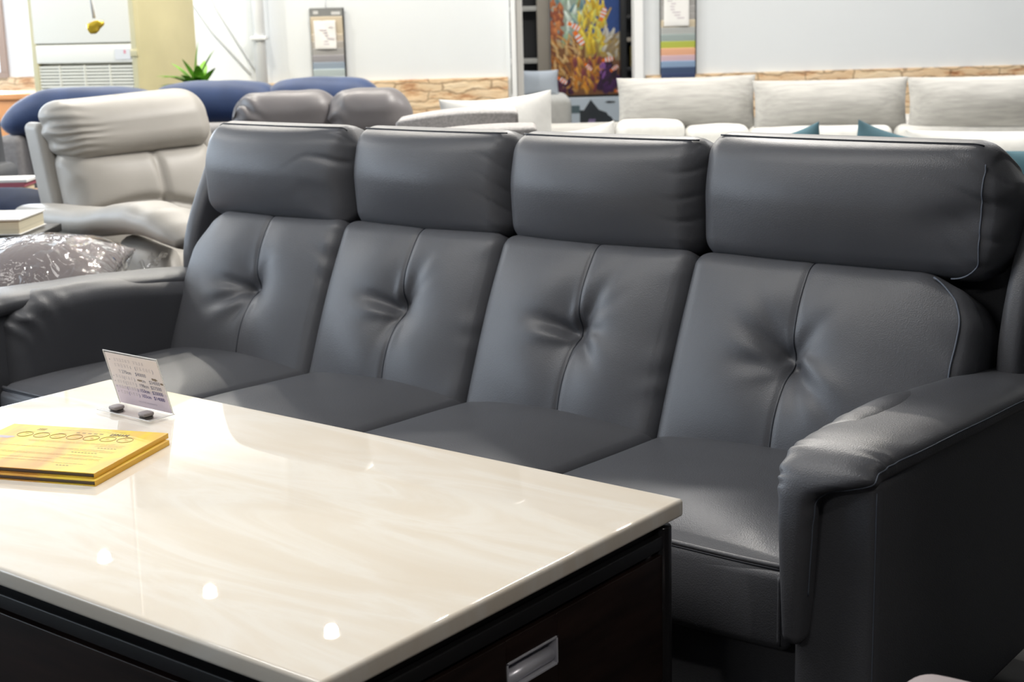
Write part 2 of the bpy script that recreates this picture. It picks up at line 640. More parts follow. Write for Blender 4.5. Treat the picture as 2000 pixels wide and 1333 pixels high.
def vnoise(P, s, seed=0.0):
    return np.array([mnoise.noise(Vector((p[0] * s + seed, p[1] * s - seed, p[2] * s))) for p in P])


# ================================================================== THE SETTING
def room_box(name, r0, r1, d0, d1, z0, z1, m, r=0.002):
    cr, cd = (r0 + r1) / 2, (d0 + d1) / 2
    return struct(name, box(r0 - cr, r1 - cr, d0 - cd, d1 - cd, z0, z1, r, 1), m, W(cr, cd), YAW)


ZC = 3.0
room_box('floor', -6.6, 6.6, -4.6, 13.0, -0.1, 0.0, M['floor'])
room_box('ceiling', -6.6, 6.6, -4.6, 13.0, ZC, ZC + 0.1, M['ceil'])
D0 = 9.3
room_box('wall_back', -2.5, 0.04, D0, D0 + 0.12, 0, ZC, M['wall'])
room_box('wall_back', 0.85, 6.5, D0, D0 + 0.12, 0, ZC, M['wall'])
room_box('wall_back', 0.04, 0.85, D0, D0 + 0.12, 2.15, ZC, M['wall'])
room_box('trim_1', -2.5, 0.02, D0 - 0.03, D0, 0, 0.845, M['stone'], 0.004)
room_box('trim_2', 0.87, 6.5, D0 - 0.03, D0, 0, 0.832, M['stone'], 0.004)
room_box('door_1', 0.045, 0.075, D0 - 0.05, D0 + 0.16, 0, 2.15, M['white'], 0.004)
room_box('door_1', 0.077, 0.118, D0 - 0.02, D0 + 0.28, 0, 2.15, M['jamb'], 0.004)
room_box('door_1', 0.80, 0.855, D0 - 0.05, D0 + 0.16, 0, 2.15, M['white'], 0.004)
room_box('wall_left', -6.6, -6.5, -4.5, 12.9, 0, 0.9, M['wall'])
room_box('wall_left', -6.6, -6.5, -4.5, 12.9, 2.5, ZC, M['wall'])
room_box('wall_left', -6.6, -6.5, -4.5, 1.0, 0.9, 2.5, M['wall'])
room_box('wall_left', -6.6, -6.5, 11.0, 12.9, 0.9, 2.5, M['wall'])
room_box('wall_right', 6.5, 6.6, -4.5, 12.9, 0, ZC, M['dim_wall'])
room_box('wall_front', -6.5, 6.5, -4.6, -4.5, 0, ZC, M['dim_wall'])
# the far bay at the left, with its window
DA = 12.0
room_box('wall_alcove', -6.5, -5.6, DA, DA + 0.1, 0, ZC, M['wall'])
room_box('wall_alcove', -5.6, -3.94, DA, DA + 0.1, 0, 0.80, M['wall'])
room_box('wall_alcove', -5.6, -3.94, DA, DA + 0.1, 2.4, ZC, M['wall'])
room_box('wall_alcove', -3.94, -2.4, DA, DA + 0.1, 0, ZC, M['wall'])
room_box('trim_3', -6.5, -2.4, DA - 0.03, DA, 0, 0.832, M['stone'], 0.004)
room_box('wall_return', -2.5, -2.4, D0, DA, 0, ZC, M['wall'])
win = struct('window_1', join(box(-0.83, 0.83, -0.06, 0.06, 0.80, 0.87), box(-0.83, 0.83, -0.06, 0.06, 2.33, 2.4),
                              box(-0.83, -0.77, -0.06, 0.06, 0.87, 2.33), box(0.77, 0.83, -0.06, 0.06, 0.87, 2.33),
                              box(-0.025, 0.025, -0.04, 0.04, 0.87, 2.33)), M['brown_frame'], W(-4.77, DA + 0.03), YAW)
part('pane', box(-0.77, 0.77, -0.005, 0.005, 0.87, 2.33, 0.001, 1), M['glass'], win, False)
win2 = struct('window_2', join(*[box(-0.05, 0.05, y, y + 0.08, 0.9, 2.5) for y in (-5.0, -2.5, 0.0, 2.5, 4.92)],
                               box(-0.05, 0.05, -5.0, 5.0, 0.9, 0.97), box(-0.05, 0.05, -5.0, 5.0, 2.43, 2.5)), M['brown_frame'], W(-6.55, 6.0), YAW)
part('pane', box(-0.004, 0.004, -4.95, 4.95, 0.95, 2.45, 0.001, 1), M['glass'], win2, False)
# the small room behind the doorway
room_box('wall_inner_back', -0.6, 2.4, 12.5, 12.6, 0, ZC, M['wall'])
room_box('wall_inner_left', -0.6, -0.5, D0 + 0.12, 12.5, 0, ZC, M['wall'])
room_box('wall_inner_right', 2.3, 2.4, D0 + 0.12, 12.5, 0, ZC, M['wall'])

# ceiling downlights: one long row behind the sofa
def downlight(i, x, y, energy):
    o = thing('ceiling_downlight', f'recessed round ceiling spotlight shining on the table, {i} from the left of its row', 'ceiling light', (x, y, ZC))
    part('rim', lathe([(0.046, -0.001), (0.060, -0.001), (0.062, -0.006), (0.058, -0.010), (0.046, -0.008)], 24, ring=True), M['white'], o)
    part('lamp_disc', lathe([(0.0005, -0.006), (0.034, -0.006), (0.034, -0.004)], 24), M['lamp'], o)
    L = bpy.data.lights.new('downlight_beam', 'SPOT')
    L.energy = energy
    L.color = (1.0, 0.94, 0.84)
    L.spot_size = math.radians(165)
    L.spot_blend = 0.25
    L.shadow_soft_size = 0.03
    lo = bpy.data.objects.new('downlight_beam', L)
    COL.objects.link(lo)
    lo.location = (x, y, ZC - 0.03)
    return o


M['lamp'] = mat('lamp_glow', (1, 1, 1), 0.5, emit=(1.0, 0.97, 0.9), estr=60.0)
ORD = ['first', 'second', 'third', 'fourth', 'fifth', 'sixth', 'seventh', 'eighth', 'ninth']
K_SPOT, K_FILL, K_WIN, K_BACK = 72.0, 20.0, 130.0, 64.0
for i in range(6):
    downlight(ORD[i], -7.09 + 0.945 * i, 4.98, K_SPOT)


def area(name, loc, rot, sx, sy, e, col):
    L = bpy.data.lights.new(name, 'AREA')
    L.shape = 'RECTANGLE'
    L.size, L.size_y = sx, sy
    L.energy = e
    L.color = col
    o = bpy.data.objects.new(name, L)
    COL.objects.link(o)
    o.location = loc
    o.rotation_euler = rot
    return o


# added fill lights under the ceiling, no fittings; daylight from the two windows
for i, (r, d, e) in enumerate(((-3.0, -1.8, 1.5), (-2.1, 2.6, 1.1), (-0.75, 2.2, 1.1), (1.6, 0.2, 0.12))):
    area('ceiling_fill_light', W(r, d, ZC - 0.02), (0, 0, YAW), 1.2, 0.6, K_FILL * e, (1.0, 0.97, 0.93))
for i, (r, d, e) in enumerate(((3.0, 6.6, 1.2), (-4.6, 6.0, 1.3), (-4.4, 10.8, 0.4), (0.6, 10.6, 0.5))):
    area('ceiling_fill_light', W(r, d, ZC - 0.02), (0, 0, YAW), 1.2, 0.6, K_BACK * e, (1.0, 0.985, 0.96))
area('ceiling_fill_light', W(0.6, 5.4, ZC - 0.02), (0, 0, YAW), 0.6, 0.15, K_BACK * 0.8, (1.0, 0.97, 0.93))
area('window_daylight', W(-6.45, 6.0, 1.7), (PI / 2, 0, YAW - PI / 2), 9.6, 1.5, K_WIN, (0.78, 0.88, 1.0))
area('window_daylight', W(-4.77, DA - 0.02, 1.6), (PI / 2, 0, YAW + PI), 1.5, 1.4, K_WIN * 1.4, (0.82, 0.9, 1.0))

# added fill spot without a fitting, brightens the near end of the coffee table
TL = bpy.data.lights.new('table_end_fill', 'SPOT')
TL.energy = 62.0
TL.color = (1.0, 0.93, 0.86)
TL.spot_size = math.radians(27)
TL.spot_blend = 0.9
TL.shadow_soft_size = 0.05
tlo = bpy.data.objects.new('table_end_fill', TL)
COL.objects.link(tlo)
tlo.location = (1.3, 0.55, ZC - 0.05)
tlo.rotation_euler = (Vector((-1.06, 1.28, 0.48)) - tlo.location).to_track_quat('-Z', 'Y').to_euler()

# ================================================================== THE LEATHER SOFA
SO = (-1.975, 2.3, 0.0)
sofa = thing('leather_sofa', 'long slate grey leather four-seat sofa with tufted backs behind the marble coffee table', 'sofa', SO)
BX = [-2.985, -2.478, -2.0, -1.515, -0.925]
SEAM = [-2.712, -2.228, -1.742, -1.256]


def creases(P, x0, y0, angs, amp):
    dx, dy = P[:, 0] - x0, P[:, 1] - y0
    r = np.hypot(dx, dy)
    th = np.arctan2(dy, dx)
    out = np.zeros(len(P))
    for a, k, ln in angs:
        dth = np.angle(np.exp(1j * (th - a)))
        wdt = 0.075 + 0.010 / np.maximum(r, 0.02)
        out -= amp * k * np.exp(-(dth / wdt) ** 2) * np.exp(-((r - 0.035) / ln) ** 2) * ss(0.0, 0.02, r)
        out += amp * 0.5 * k * np.exp(-((dth - 2.2 * wdt) / wdt) ** 2) * np.exp(-((r - 0.04) / ln) ** 2)
    return out


CRE = [[(3.05, 1.0, .07), (3.6, 1.1, .08), (4.3, .5, .06), (1.0, .3, .05)],
       [(2.95, 1.2, .06), (1.1, .8, .09), (0.75, .35, .08), (4.4, .4, .05)],
       [(2.95, 1.2, .06), (1.05, .9, .10), (.7, .45, .08), (-.75, .5, .06), (0.1, .4, .04)],
       [(2.6, 1.1, .07), (2.2, .5, .09), (-.7, .9, .09), (-1.1, .5, .07), (.9, .4, .08), (3.3, .4, .06)]]

# lower back cushions: local x right, y up the slope, z towards the sitter
SLOPE = Vector((0, 0.155, 0.352)).normalized()
NORM = Vector((0, -0.352, 0.155)).normalized()


def back_mtx(xc, y, z, sl, no):
    return Matrix(((1, 0, 0, xc), (0, sl.y, no.y, y), (0, sl.z, no.z, z), (0, 0, 0, 1)))


for u in range(4):
    x0, x1 = BX[u], BX[u + 1]
    xc, hx = (x0 + x1) / 2, (x1 - x0) / 2 + 0.001
    hy = 0.212
    sx = SEAM[u] - xc
    ty = 0.012

    def disp(P, Nn, hx=hx, hy=hy, sx=sx, u=u):
        U, V = P[:, 0] / hx, P[:, 1] / hy
        w = ss(0.0, 0.8, Nn[:, 2])
        b = 0.043 * (1 - np.abs(U) ** 2.1) * (1 - np.abs(V) ** 2.4)
        g = np.exp(-((P[:, 0] - sx) / 0.055) ** 2)
        b *= 1 - 0.30 * g
        dx, dy = P[:, 0] - sx, P[:, 1] - ty
        b -= 0.026 * np.exp(-((dx / 0.085) ** 2 + (dy / 0.075) ** 2))
        b -= 0.022 * np.exp(-((dx / 0.022) ** 2 + (dy / 0.024) ** 2))
        b -= 0.0045 * np.exp(-((P[:, 0] - sx) / 0.006) ** 2)
        b += creases(P, sx, ty, CRE[u], 0.0125)
        n1 = vnoise(P, 7, 3.1 * u)
        b += 0.004 * n1
        # small gathers along the right-hand edge and lower corners
        e = np.exp(-((1 - U) / 0.16) ** 2)
        b += 0.0030 * e * np.sin(P[:, 1] * 85 + 5 * n1 + u) * ss(-.2, .6, n1 + .3)
        P2 = P.copy()
        P2[:, 2] += w * b
        # sides swell a little
        P2[:, 0] += np.sign(U) * 0.004 * (1 - V * V) * (np.abs(Nn[:, 0]) > .3)
        if u == 3:   # rounded outer top corner
            k = ss(0.55, 1.0, U) * ss(0.5, 1.0, V)
            P2[:, 0] -= 0.025 * k
            P2[:, 1] -= 0.03 * k
        if u == 0:
            k = ss(0.55, 1.0, -U) * ss(0.4, 1.0, V)
            P2[:, 0] += 0.045 * k
            P2[:, 1] -= 0.02 * k
        return P2
    mt = back_mtx(xc, 2.345 + 0.155 / 2, 0.395 + 0.37 / 2, SLOPE, NORM)
    th = 0.075
    vf = rbox(hx, hy, th, 0.034, 92, 72, 2, 6, disp)
    mt2 = mt @ Matrix.Translation((0, 0, -th + 0.022))
    bc = part('back_cushion', xf(vf, mt2), M['leather'], sofa, off=SO)
    # the sewn centre seam follows the cushion's face
    xs = np.full(60, sx)
    ys = np.linspace(-hy + 0.035, hy - 0.004, 60)
    Pl = np.stack([xs, np.minimum(ys, hy), np.full(60, th)], 1)
    ov = np.maximum(0, ys - (hy - 0.034))
    Pl[:, 2] -= 0.034 - np.sqrt(np.maximum(0.034 ** 2 - ov ** 2, 0))
    Nn = np.zeros_like(Pl)
    Nn[:, 2] = 1
    Pl = disp(Pl, Nn)
    Pl[:, 2] += 0.0002
    part('centre_seam', xf(tube(Pl, 0.0016, 6), mt2), M['leather_seam'], bc, off=SO)
    if u == 3:
        pts = []
        for V in np.linspace(-0.85, 0.80, 40):
            pts.append((hx - 0.028, V * hy, th))
        for a in np.linspace(0, PI / 2, 12):
            pts.append((hx - 0.028 - 0.06 * (1 - math.cos(a)), 0.80 * hy + 0.05 * math.sin(a) * .7, th - 0.004 * math.sin(a)))
        Pl = np.array(pts)
        Nn = np.zeros_like(Pl)
        Nn[:, 2] = 1
        Pl = disp(Pl, Nn)
        Pl[:, 2] += 0.0008
        part('edge_stitching', xf(tube(Pl, 0.0018, 6), mt2), M['thread'], bc, off=SO)

# headrests
HX = [-2.992, -2.474, -2.003, -1.518, -0.905]
for u in range(4):
    x0, x1 = HX[u], HX[u + 1]
    xc, hx = (x0 + x1) / 2, (x1 - x0) / 2 + 0.0005
    hz0, hz1 = 0.752, 0.992
    if u == 0:
        hz0, hz1 = 0.748, 0.992
        hx -= 0.004
    if u == 3:
        hz0, hz1 = 0.757, 1.004
    hy = (hz1 - hz0) / 2
    th = 0.085

    def disp(P, Nn, hx=hx, hy=hy, u=u, th=th):
        U, V = P[:, 0] / hx, P[:, 1] / hy
        w = ss(0.0, 0.8, Nn[:, 2])
        b = 0.052 * (1 - np.abs(U) ** 2.3) * (1 - np.abs((V - 0.22) / 1.24) ** 2.1)
        n1 = vnoise(P, 6, 9.0 + 4 * u)
        b += 0.004 * n1
        e = np.exp(-((1 - U) / (0.34 if u == 0 else 0.20)) ** 2)
        amp = 0.0060 if u == 0 else 0.0030
        if u == 3:
            e = np.exp(-((0.86 - U) / 0.16) ** 2)
            b += -0.010 * np.exp(-((P[:, 1] + 0.0) / 0.03 - (U - .8) * 2.0) ** 2) * np.exp(-((U - .86) / .25) ** 2)
        ph = np.sin(P[:, 1] * 62 + P[:, 0] * 14 + 5 * n1 + 2 * u)
        b += amp * e * (0.4 - 1.4 * np.exp(-(ph / 0.42) ** 2))
        P2 = P.copy()
        P2[:, 2] += w * b
        P2[:, 1] -= 0.010 * (1 - U * U) * ss(0.2, 1, -V) * (u != 0)
        P2[:, 2] -= 0.02 * ss(0.0, 1.0, V)        # leans back a touch at the top
        P2[:, 1] -= 0.040 * ss(th * 0.55, -th, P[:, 2]) * ss(0.0, 1.0, V)   # top falls away to the rear
        if u == 0:
            kk = ss(0.75, 1.0, -U)
            P2[:, 1] -= 0.030 * kk * ss(0.2, 1, V)
            P2[:, 1] += 0.012 * kk * ss(0.2, 1, -V)
            P2[:, 1] -= 0.018 * ss(0.86, 1.0, U) * ss(.3, 1, V)
        if u == 1:
            P2[:, 1] -= 0.012 * ss(0.88, 1.0, -U) * ss(.3, 1, V)
        if u == 3:
            k = ss(0.72, 1.0, U)
            P2[:, 1] -= 0.045 * k * k * ss(0.1, 1, V)
            P2[:, 1] += 0.018 * k * k * ss(0.1, 1, -V)
            P2[:, 0] += 0.012 * ss(.3, 1, U) * (0.6 - V * V) * (np.abs(Nn[:, 0]) > .3)
        return P2
    mt = Matrix(((1, 0, 0, xc), (0, 0, -1, 2.508 + th), (0, 1, 0, (hz0 + hz1) / 2), (0, 0, 0, 1)))
    if u == 0:
        mt = Matrix.Translation((0, -0.012, 0)) @ mt
    vf = rbox(hx, hy, th, 0.046, 84, 44, 4, 8, disp)
    hr = part('headrest', xf(vf, mt), M['leather'], sofa, off=SO)

    def surf(pts, nz, lift=0.0008):
        Pl = np.array(pts, float)
        Nn = np.array(nz, float)
        Q = disp(Pl, Nn)
        return Q + Nn * lift
    # dark seam where the face meets the top strip
    a = math.radians(62)
    r = 0.046
    n = 60
    xr = hx - 0.02 if u < 3 else hx - 0.055
    pts = [(x, hy - r + r * math.sin(a), th - r + r * math.cos(a)) for x in np.linspace(-hx + 0.03, xr, n)]
    Q = surf(pts, [(0, math.sin(a), math.cos(a))] * n)
    part('top_seam', xf(tube(Q, 0.0017, 6), mt), M['leather_seam'], hr, off=SO)
    if u == 3:
        pts, nz = [], []
        for V in np.linspace(0.80, -0.66, 40):
            pts.append((hx - 0.040, V * hy, th - 0.003))
            nz.append((0.3, 0, .95))
        for q in np.linspace(0, PI / 2, 12)[1:]:
            pts.append((hx - 0.040 - 0.05 * (1 - math.cos(q)), -0.66 * hy - 0.030 * math.sin(q), th - 0.003))
            nz.append((0.2, -.2, .95))
        Pl = np.array(pts)
        Nn = np.zeros_like(Pl)
        Nn[:, 2] = 1
        Q = disp(Pl, Nn)
        Q[:, 2] += 0.0025
        part('edge_stitching', xf(tube(Q, 0.0016, 6), mt), M['thread'], hr, off=SO)

# seat cushions
SXB = [-2.975, -2.478, -2.0, -1.515, -0.962]
for u in range(4):
    x0, x1 = SXB[u], SXB[u + 1]
    xc, hx = (x0 + x1) / 2, (x1 - x0) / 2 + 0.001
    y0, y1 = 1.85, 2.42
    hy, hz = (y1 - y0) / 2, 0.0625

    def disp(P, Nn, hx=hx, hy=hy, u=u):
        U, V = P[:, 0] / hx, P[:, 1] / hy
        w = ss(0.0, 0.8, Nn[:, 2])
        n1 = vnoise(P, 5, 21.0 + 3 * u)
        b = 0.030 * (1 - np.abs(U) ** 2.6) * (1 - np.abs(V) ** 4.0) + 0.002 * n1
        P2 = P.copy()
        P2[:, 2] += w * b + 0.012 * ss(-1, 1, -V) * w
        P2[:, 1] -= 0.012 * ss(.3, 1, -Nn[:, 1]) * (1 - np.abs(U) ** 4)
        return P2
    vf = rbox(hx, hy, hz, 0.024, 40, 44, 3, 5, disp, (0, 0, 0))
    mt = Matrix.Translation((xc, (y0 + y1) / 2, 0.368))
    sc = part('seat_cushion', xf(vf, mt), M['leather'], sofa, off=SO)
    # piping along the front top edge
    n = 50
    a = math.radians(45)
    pts = [(x, -hy + 0.024 - 0.024 * math.sin(a), hz - 0.024 + 0.024 * math.cos(a)) for x in np.linspace(-hx + 0.008, hx - 0.012, n)]
    Nn = np.array([(0, -math.sin(a), math.cos(a))] * n)
    Q = disp(np.array(pts), Nn) + Nn * 0.001
    part('front_piping', xf(tube(Q, 0.0042, 8), mt), M['leather'], sc, off=SO)
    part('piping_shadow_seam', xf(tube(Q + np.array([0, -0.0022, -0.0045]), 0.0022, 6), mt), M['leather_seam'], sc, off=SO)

    def fdisp(P, Nn, hx=hx):
        U = P[:, 0] / hx
        V = P[:, 2] / 0.06
        P2 = P.copy()
        P2[:, 1] -= 0.010 * (1 - np.abs(U) ** 4) * (1 - V * V * .8) * ss(0, .8, -Nn[:, 1])
        P2[:, 2] -= 0.004 * (1 - U * U) * ss(0, .8, -Nn[:, 2])
        return P2
    fp = part('front_panel', rbox(hx - 0.001, 0.03, 0.064, 0.016, 20, 2, 8, 4, fdisp, (xc, 1.85 + 0.024, 0.368)), M['leather'], sofa, off=SO)
    part('panel_piping', tube([(xc + hx - 0.014, 1.853 - 0.010, z) for z in np.linspace(0.316, 0.424, 14)], 0.003, 6), M['leather'], fp, off=SO)

part('base', box(-2.99, -0.94, 1.885, 2.72, 0.10, 0.312, 0.012, 3), M['leather'], sofa, off=SO)
part('back_shell', rbox(1.06, 0.09, 0.38, 0.05, 8, 2, 6, 4, None, (-1.965, 2.70, 0.50)), M['leather'], sofa, off=SO)
for x in (-2.9, -1.05):
    for y in (1.95, 2.68):
        part('foot', lathe([(0.028, 0.0), (0.034, 0.01), (0.036, 0.10)], 16, (x, y, 0.0)), M['sofa_dark'], sofa, off=SO)


def sofa_arm(sg):
    """right arm for sg=+1; the left is its mirror image about the sofa's middle"""
    def mx(x):
        return x if sg > 0 else -3.945 - x

    def mir(vf):
        v, f = vf
        if sg > 0:
            return v, f
        return [(mx(p[0]), p[1], p[2]) for p in v], [tuple(reversed(q)) for q in f]
    body = part('arm_body', mir(rbox(0.066, 0.45, 0.248, 0.020, 4, 10, 10, 4, lambda P, Nn: np.stack([P[:, 0], P[:, 1], P[:, 2] - .05 * ss(-.1, .45, P[:, 1]) * ss(0, .24, P[:, 2])], 1), (-0.888, 2.290, 0.352))), M['leather'], sofa, off=SO)
    part('corner_seam', mir(tube([(-0.8275, 1.8455, z) for z in np.linspace(0.13, 0.58, 20)], 0.0009, 6)), M['thread'], body, off=SO)
    # pad: rear -> front along the top, over the nose and down the front
    #        y,     z,    x_in,   x_out,  half thickness, tangent angle (deg from -Y towards -Z)
    st = [(2.66, 0.566, -0.955, -0.805, 0.022, 10), (2.50, 0.586, -0.962, -0.803, 0.024, 6), (2.30, 0.602, -0.968, -0.800, 0.025, 3),
          (2.10, 0.611, -0.970, -0.800, 0.025, -1), (1.96, 0.615, -0.970, -0.804, 0.026, 0), (1.89, 0.614, -0.969, -0.812, 0.027, 8),
          (1.850, 0.608, -0.967, -0.820, 0.028, 30), (1.828, 0.593, -0.965, -0.830, 0.028, 62), (1.824, 0.573, -0.962, -0.896, 0.029, 84),
          (1.824, 0.540, -0.960, -0.910, 0.030, 90), (1.826, 0.47, -0.959, -0.914, 0.031, 91), (1.829, 0.41, -0.957, -0.918, 0.031, 91), (1.832, 0.352, -0.955, -0.924, 0.028, 92)]
    A = resample(st, 110)
    S = []
    for y, z, xi, xo, ht, an in A:
        an = math.radians(an)
        S.append(((((xi + xo) / 2), y, z), (1, 0, 0), (0, -math.sin(an), math.cos(an)), (xo - xi) / 2, ht))
    K = 40

    def wr(i, q, p):
        i = min(max(i, 0), 109)
        y, z = A[i][0], A[i][1]
        t = 2 * PI * q / K
        nose = math.exp(-((i - 62) / 16.0) ** 2)
        side = math.exp(-((t - 0.55) / 0.5) ** 2)
        side2 = math.exp(-((t - 2.6) / 0.5) ** 2)
        a = 0.0042 * nose * (side + 0.6 * side2) * math.sin(i * 0.95 + 1.3 * math.sin(i * 0.37))
        a += 0.003 * mnoise.noise(Vector((p.x * 8, p.y * 8, p.z * 8)))
        nrm = Vector((math.cos(t), 0, math.sin(t)))
        return p + Vector((nrm.x, 0, max(nrm.z, 0))) * a
    pad = part('arm_pad', mir(loft(S, K, 2.7, wr)), M['leather'], sofa, off=SO)
    def ip(P, Nn):
        P2 = P.copy()
        n1 = vnoise(P, 7, 5.0)
        g = np.exp(-((P[:, 1] + 0.29) / 0.10) ** 2) * ss(-.02, .13, P[:, 2])
        P2[:, 0] += 0.006 * g * np.sin(P[:, 1] * 120 + P[:, 2] * 60 + 5 * n1)
        P2[:, 2] -= 0.03 * np.exp(-((P[:, 1] + 0.30) / 0.05) ** 2) * ss(0, .13, P[:, 2])
        P2[:, 2] -= 0.045 * ss(-.1, .31, P[:, 1]) * ss(0, .13, P[:, 2])
        P2[:, 0] += 0.004 * n1
        return P2
    part('inner_panel', mir(rbox(0.052, 0.31, 0.135, 0.049, 4, 40, 14, 8, ip, (-0.936, 2.195, 0.504))), M['leather'], sofa, off=SO)
    # sewn edge along the outer side of the pad
    ln = []
    for j in range(4, 100):
        (c, la, no, a, b) = S[j]
        t = math.radians(8)
        x = math.cos(t) ** (2 / 2.7) * a
        yv = math.sin(t) ** (2 / 2.7) * b
        p = Vector(c) + Vector(la) * (x + 0.0005) + Vector(no) * yv
        ln.append(tuple(wr(j, K * t / (2 * PI), p)))
    part('pad_stitching', mir(tube(ln, 0.0012, 6)), M['thread'], pad, off=SO)
    # the raised side of the backrest
    def wd(P, Nn):
        P2 = P.copy()
        z = P[:, 2] + 0.53
        P2[:, 1] += 0.14 * ss(0.60, 1.0, z) ** 1.2 * ss(0.2, -0.16, P[:, 1])
        return P2
    xw = -0.882
    part('side_wing', mir(rbox(0.024, 0.16, 0.395, 0.020, 2, 14, 20, 4, wd, (xw, 2.645, 0.53))), M['leather'], sofa, off=SO)


sofa_arm(1)
sofa_arm(-1)

# ================================================================== COFFEE TABLE
TX0, TX1, TY0, TY1, TZ = -2.392, -1.070, 1.004, 1.732, 0.56
TO = ((TX0 + TX1) / 2, (TY0 + TY1) / 2, 0)
table = thing('coffee_table', 'low dark wood coffee table with a glossy cream marble top before the leather sofa', 'table', TO)
part('marble_top', rbox((TX1 - TX0) / 2, (TY1 - TY0) / 2, 0.0135, 0.006, 8, 6, 1, 5, None, (TO[0], TO[1], TZ - 0.0135), 0.0015), M['marble'], table, off=TO)
ix0, ix1, iy0, iy1 = TX0 + 0.016, TX1 - 0.014, TY0 + 0.016, TY1 - 0.020
part('top_rail', join(box(ix0, ix1, iy0, iy1, 0.490, 0.511, 0.002), box(ix0 + .02, ix1 - .012, iy0 + .02, iy1 - .02, 0.511, 0.534, 0.001)), M['black'], table, off=TO)
part('carcass', box(ix0 + 0.022, ix1 - 0.022, iy0 + 0.022, iy1 - 0.022, 0.06, 0.492, 0.002), M['black'], table, off=TO)
for (x, y) in ((ix1 - 0.010, iy1 - 0.004), (ix1 - 0.010, iy0 + 0.012), (ix0 + 0.012, iy1 - 0.012), (ix0 + 0.012, iy0 + 0.012)):
    lg = lathe([(0.0140, 0), (0.0150, 0.004), (0.0150, 0.520), (0.0135, 0.5225)], 24, (x, y, 0))
    part('leg', lg, M['post'], table, off=TO)
# drawer on the near end, with a recessed metal pull
dy0, dy1 = iy0 + 0.030, iy1 - 0.012
hy0, hy1, hz0, hz1 = 1.336, 1.443, 0.411, 0.451
xf0, xf1 = ix1 - 0.022, ix1 - 0.001
dr = part('drawer', join(box(xf0, xf1, dy0, hy0, 0.09, 0.482, 0.0015), box(xf0, xf1, hy1, dy1, 0.09, 0.482, 0.0015),
                         box(xf0, xf1, hy0, hy1, hz1, 0.482, 0.0015), box(xf0, xf1, hy0, hy1, 0.09, hz0, 0.0015)), M['wood'], table, off=TO)
hd = []
t = 0.003
for q in (box(xf0 + .001, xf1 + .001, hy0, hy0 + t, hz0, hz1, .0005), box(xf0 + .001, xf1 + .001, hy1 - t, hy1, hz0, hz1, .0005),
          box(xf0 + .001, xf1 + .001, hy0, hy1, hz1 - t, hz1, .0005), box(xf0 + .001, xf1 + .001, hy0, hy1, hz0, hz0 + t, .0005),
          box(xf0 - .012, xf0 + .003, hy0, hy1, hz0, hz1, .0005)):
    hd.append(q)
prof = [(xf1 - 0.002, hz0 + 0.004)]
cyl = tube([(xf0 + 0.010, hy0 + 0.004, hz0 + 0.013), (xf0 + 0.010, hy1 - 0.004, hz0 + 0.013)], 0.010, 16)
hd.append(cyl)
part('drawer_pull', join(*hd), M['chrome'], dr, off=TO)
part('side_panel', box(ix0 + 0.035, ix1 - 0.035, iy0 + 0.002, iy0 + 0.022, 0.09, 0.482, 0.0015), M['wood'], table, off=TO)
part('side_panel', box(ix0 + 0.035, ix1 - 0.035, iy1 - 0.022, iy1 - 0.002, 0.09, 0.482, 0.0015), M['wood'], table, off=TO)

# ------------------------------------------------------------------ price sign
sg0 = Vector((-2.128, 1.612, TZ))
sign = thing('price_sign', 'small clear acrylic price sign standing at the far corner of the marble table', 'sign', sg0)
lean = math.atan2(0.026, 0.10)
SWd, SHt = 0.145, 0.104
z00 = 0.006
Ms = Matrix.Translation((0, 0, z00)) @ Matrix.Rotation(PI / 2 + lean, 4, 'X')   # local x right, y up the sheet, z to the reader
holder = part('acrylic_holder', xf(join(box(-SWd / 2 - .003, SWd / 2 + .003, -.001, SHt + .004, -0.0022, -0.0008, .0003, 1),
                                        box(-SWd / 2 - .003, SWd / 2 + .003, 0.034, SHt + .004, 0.0008, 0.0020, .0003, 1)), Ms), M['acrylic'], sign, False)
part('base_plate', box(-SWd / 2 - .002, SWd / 2 + .002, -0.052, 0.004, 0.0045, 0.0060, .0003, 1), M['acrylic'], sign, False)
edge = [tube([(-SWd / 2 - .003, 0, 0), (-SWd / 2 - .003, SHt + .004, 0), (SWd / 2 + .003, SHt + .004, 0), (SWd / 2 + .003, 0, 0)], 0.0010, 6)]
part('bright_edge', xf(join(*edge), Ms), M['acrylic_edge'], holder, False)
part('plate_edge', join(tube([(-SWd / 2 - .002, -0.052, 0.005), (SWd / 2 + .002, -0.052, 0.005)], 0.0008, 6),
                        tube([(SWd / 2 + .002, -0.052, 0.005), (SWd / 2 + .002, 0.004, 0.005)], 0.0008, 6)), M['acrylic_edge'], sign, False)
for x in (-0.043, 0.040):
    ft = part('rubber_pad', rbox(0.0125, 0.0125, 0.0032, 0.003, 2, 2, 1, 3, lambda P, Nn: np.stack([P[:, 0] * (1 - .18 * (np.abs(P[:, 1]) / .0125) ** 2), P[:, 1] * (1 - .18 * (np.abs(P[:, 0]) / .0125) ** 2), P[:, 2]], 1), (x, -0.032, 0.0092)), M['rubber'], sign)
    part('pad_foot', lathe([(0.0115, 0.0), (0.012, 0.001), (0.012, 0.0046)], 20, (x, -0.032, 0)), M['rubber_black'], sign)
sheet = part('paper_sheet', xf(box(-SWd / 2, SWd / 2, 0.001, SHt, -0.0005, 0.0003, .0001, 1), Ms), M['sign_paper'], sign, False)


part('lower_flap', xf(box(-SWd / 2, SWd / 2, 0.001, 0.0385, -0.0004, 0.00038, .0001, 1), Ms), M['lilac_flap'], sheet, False)


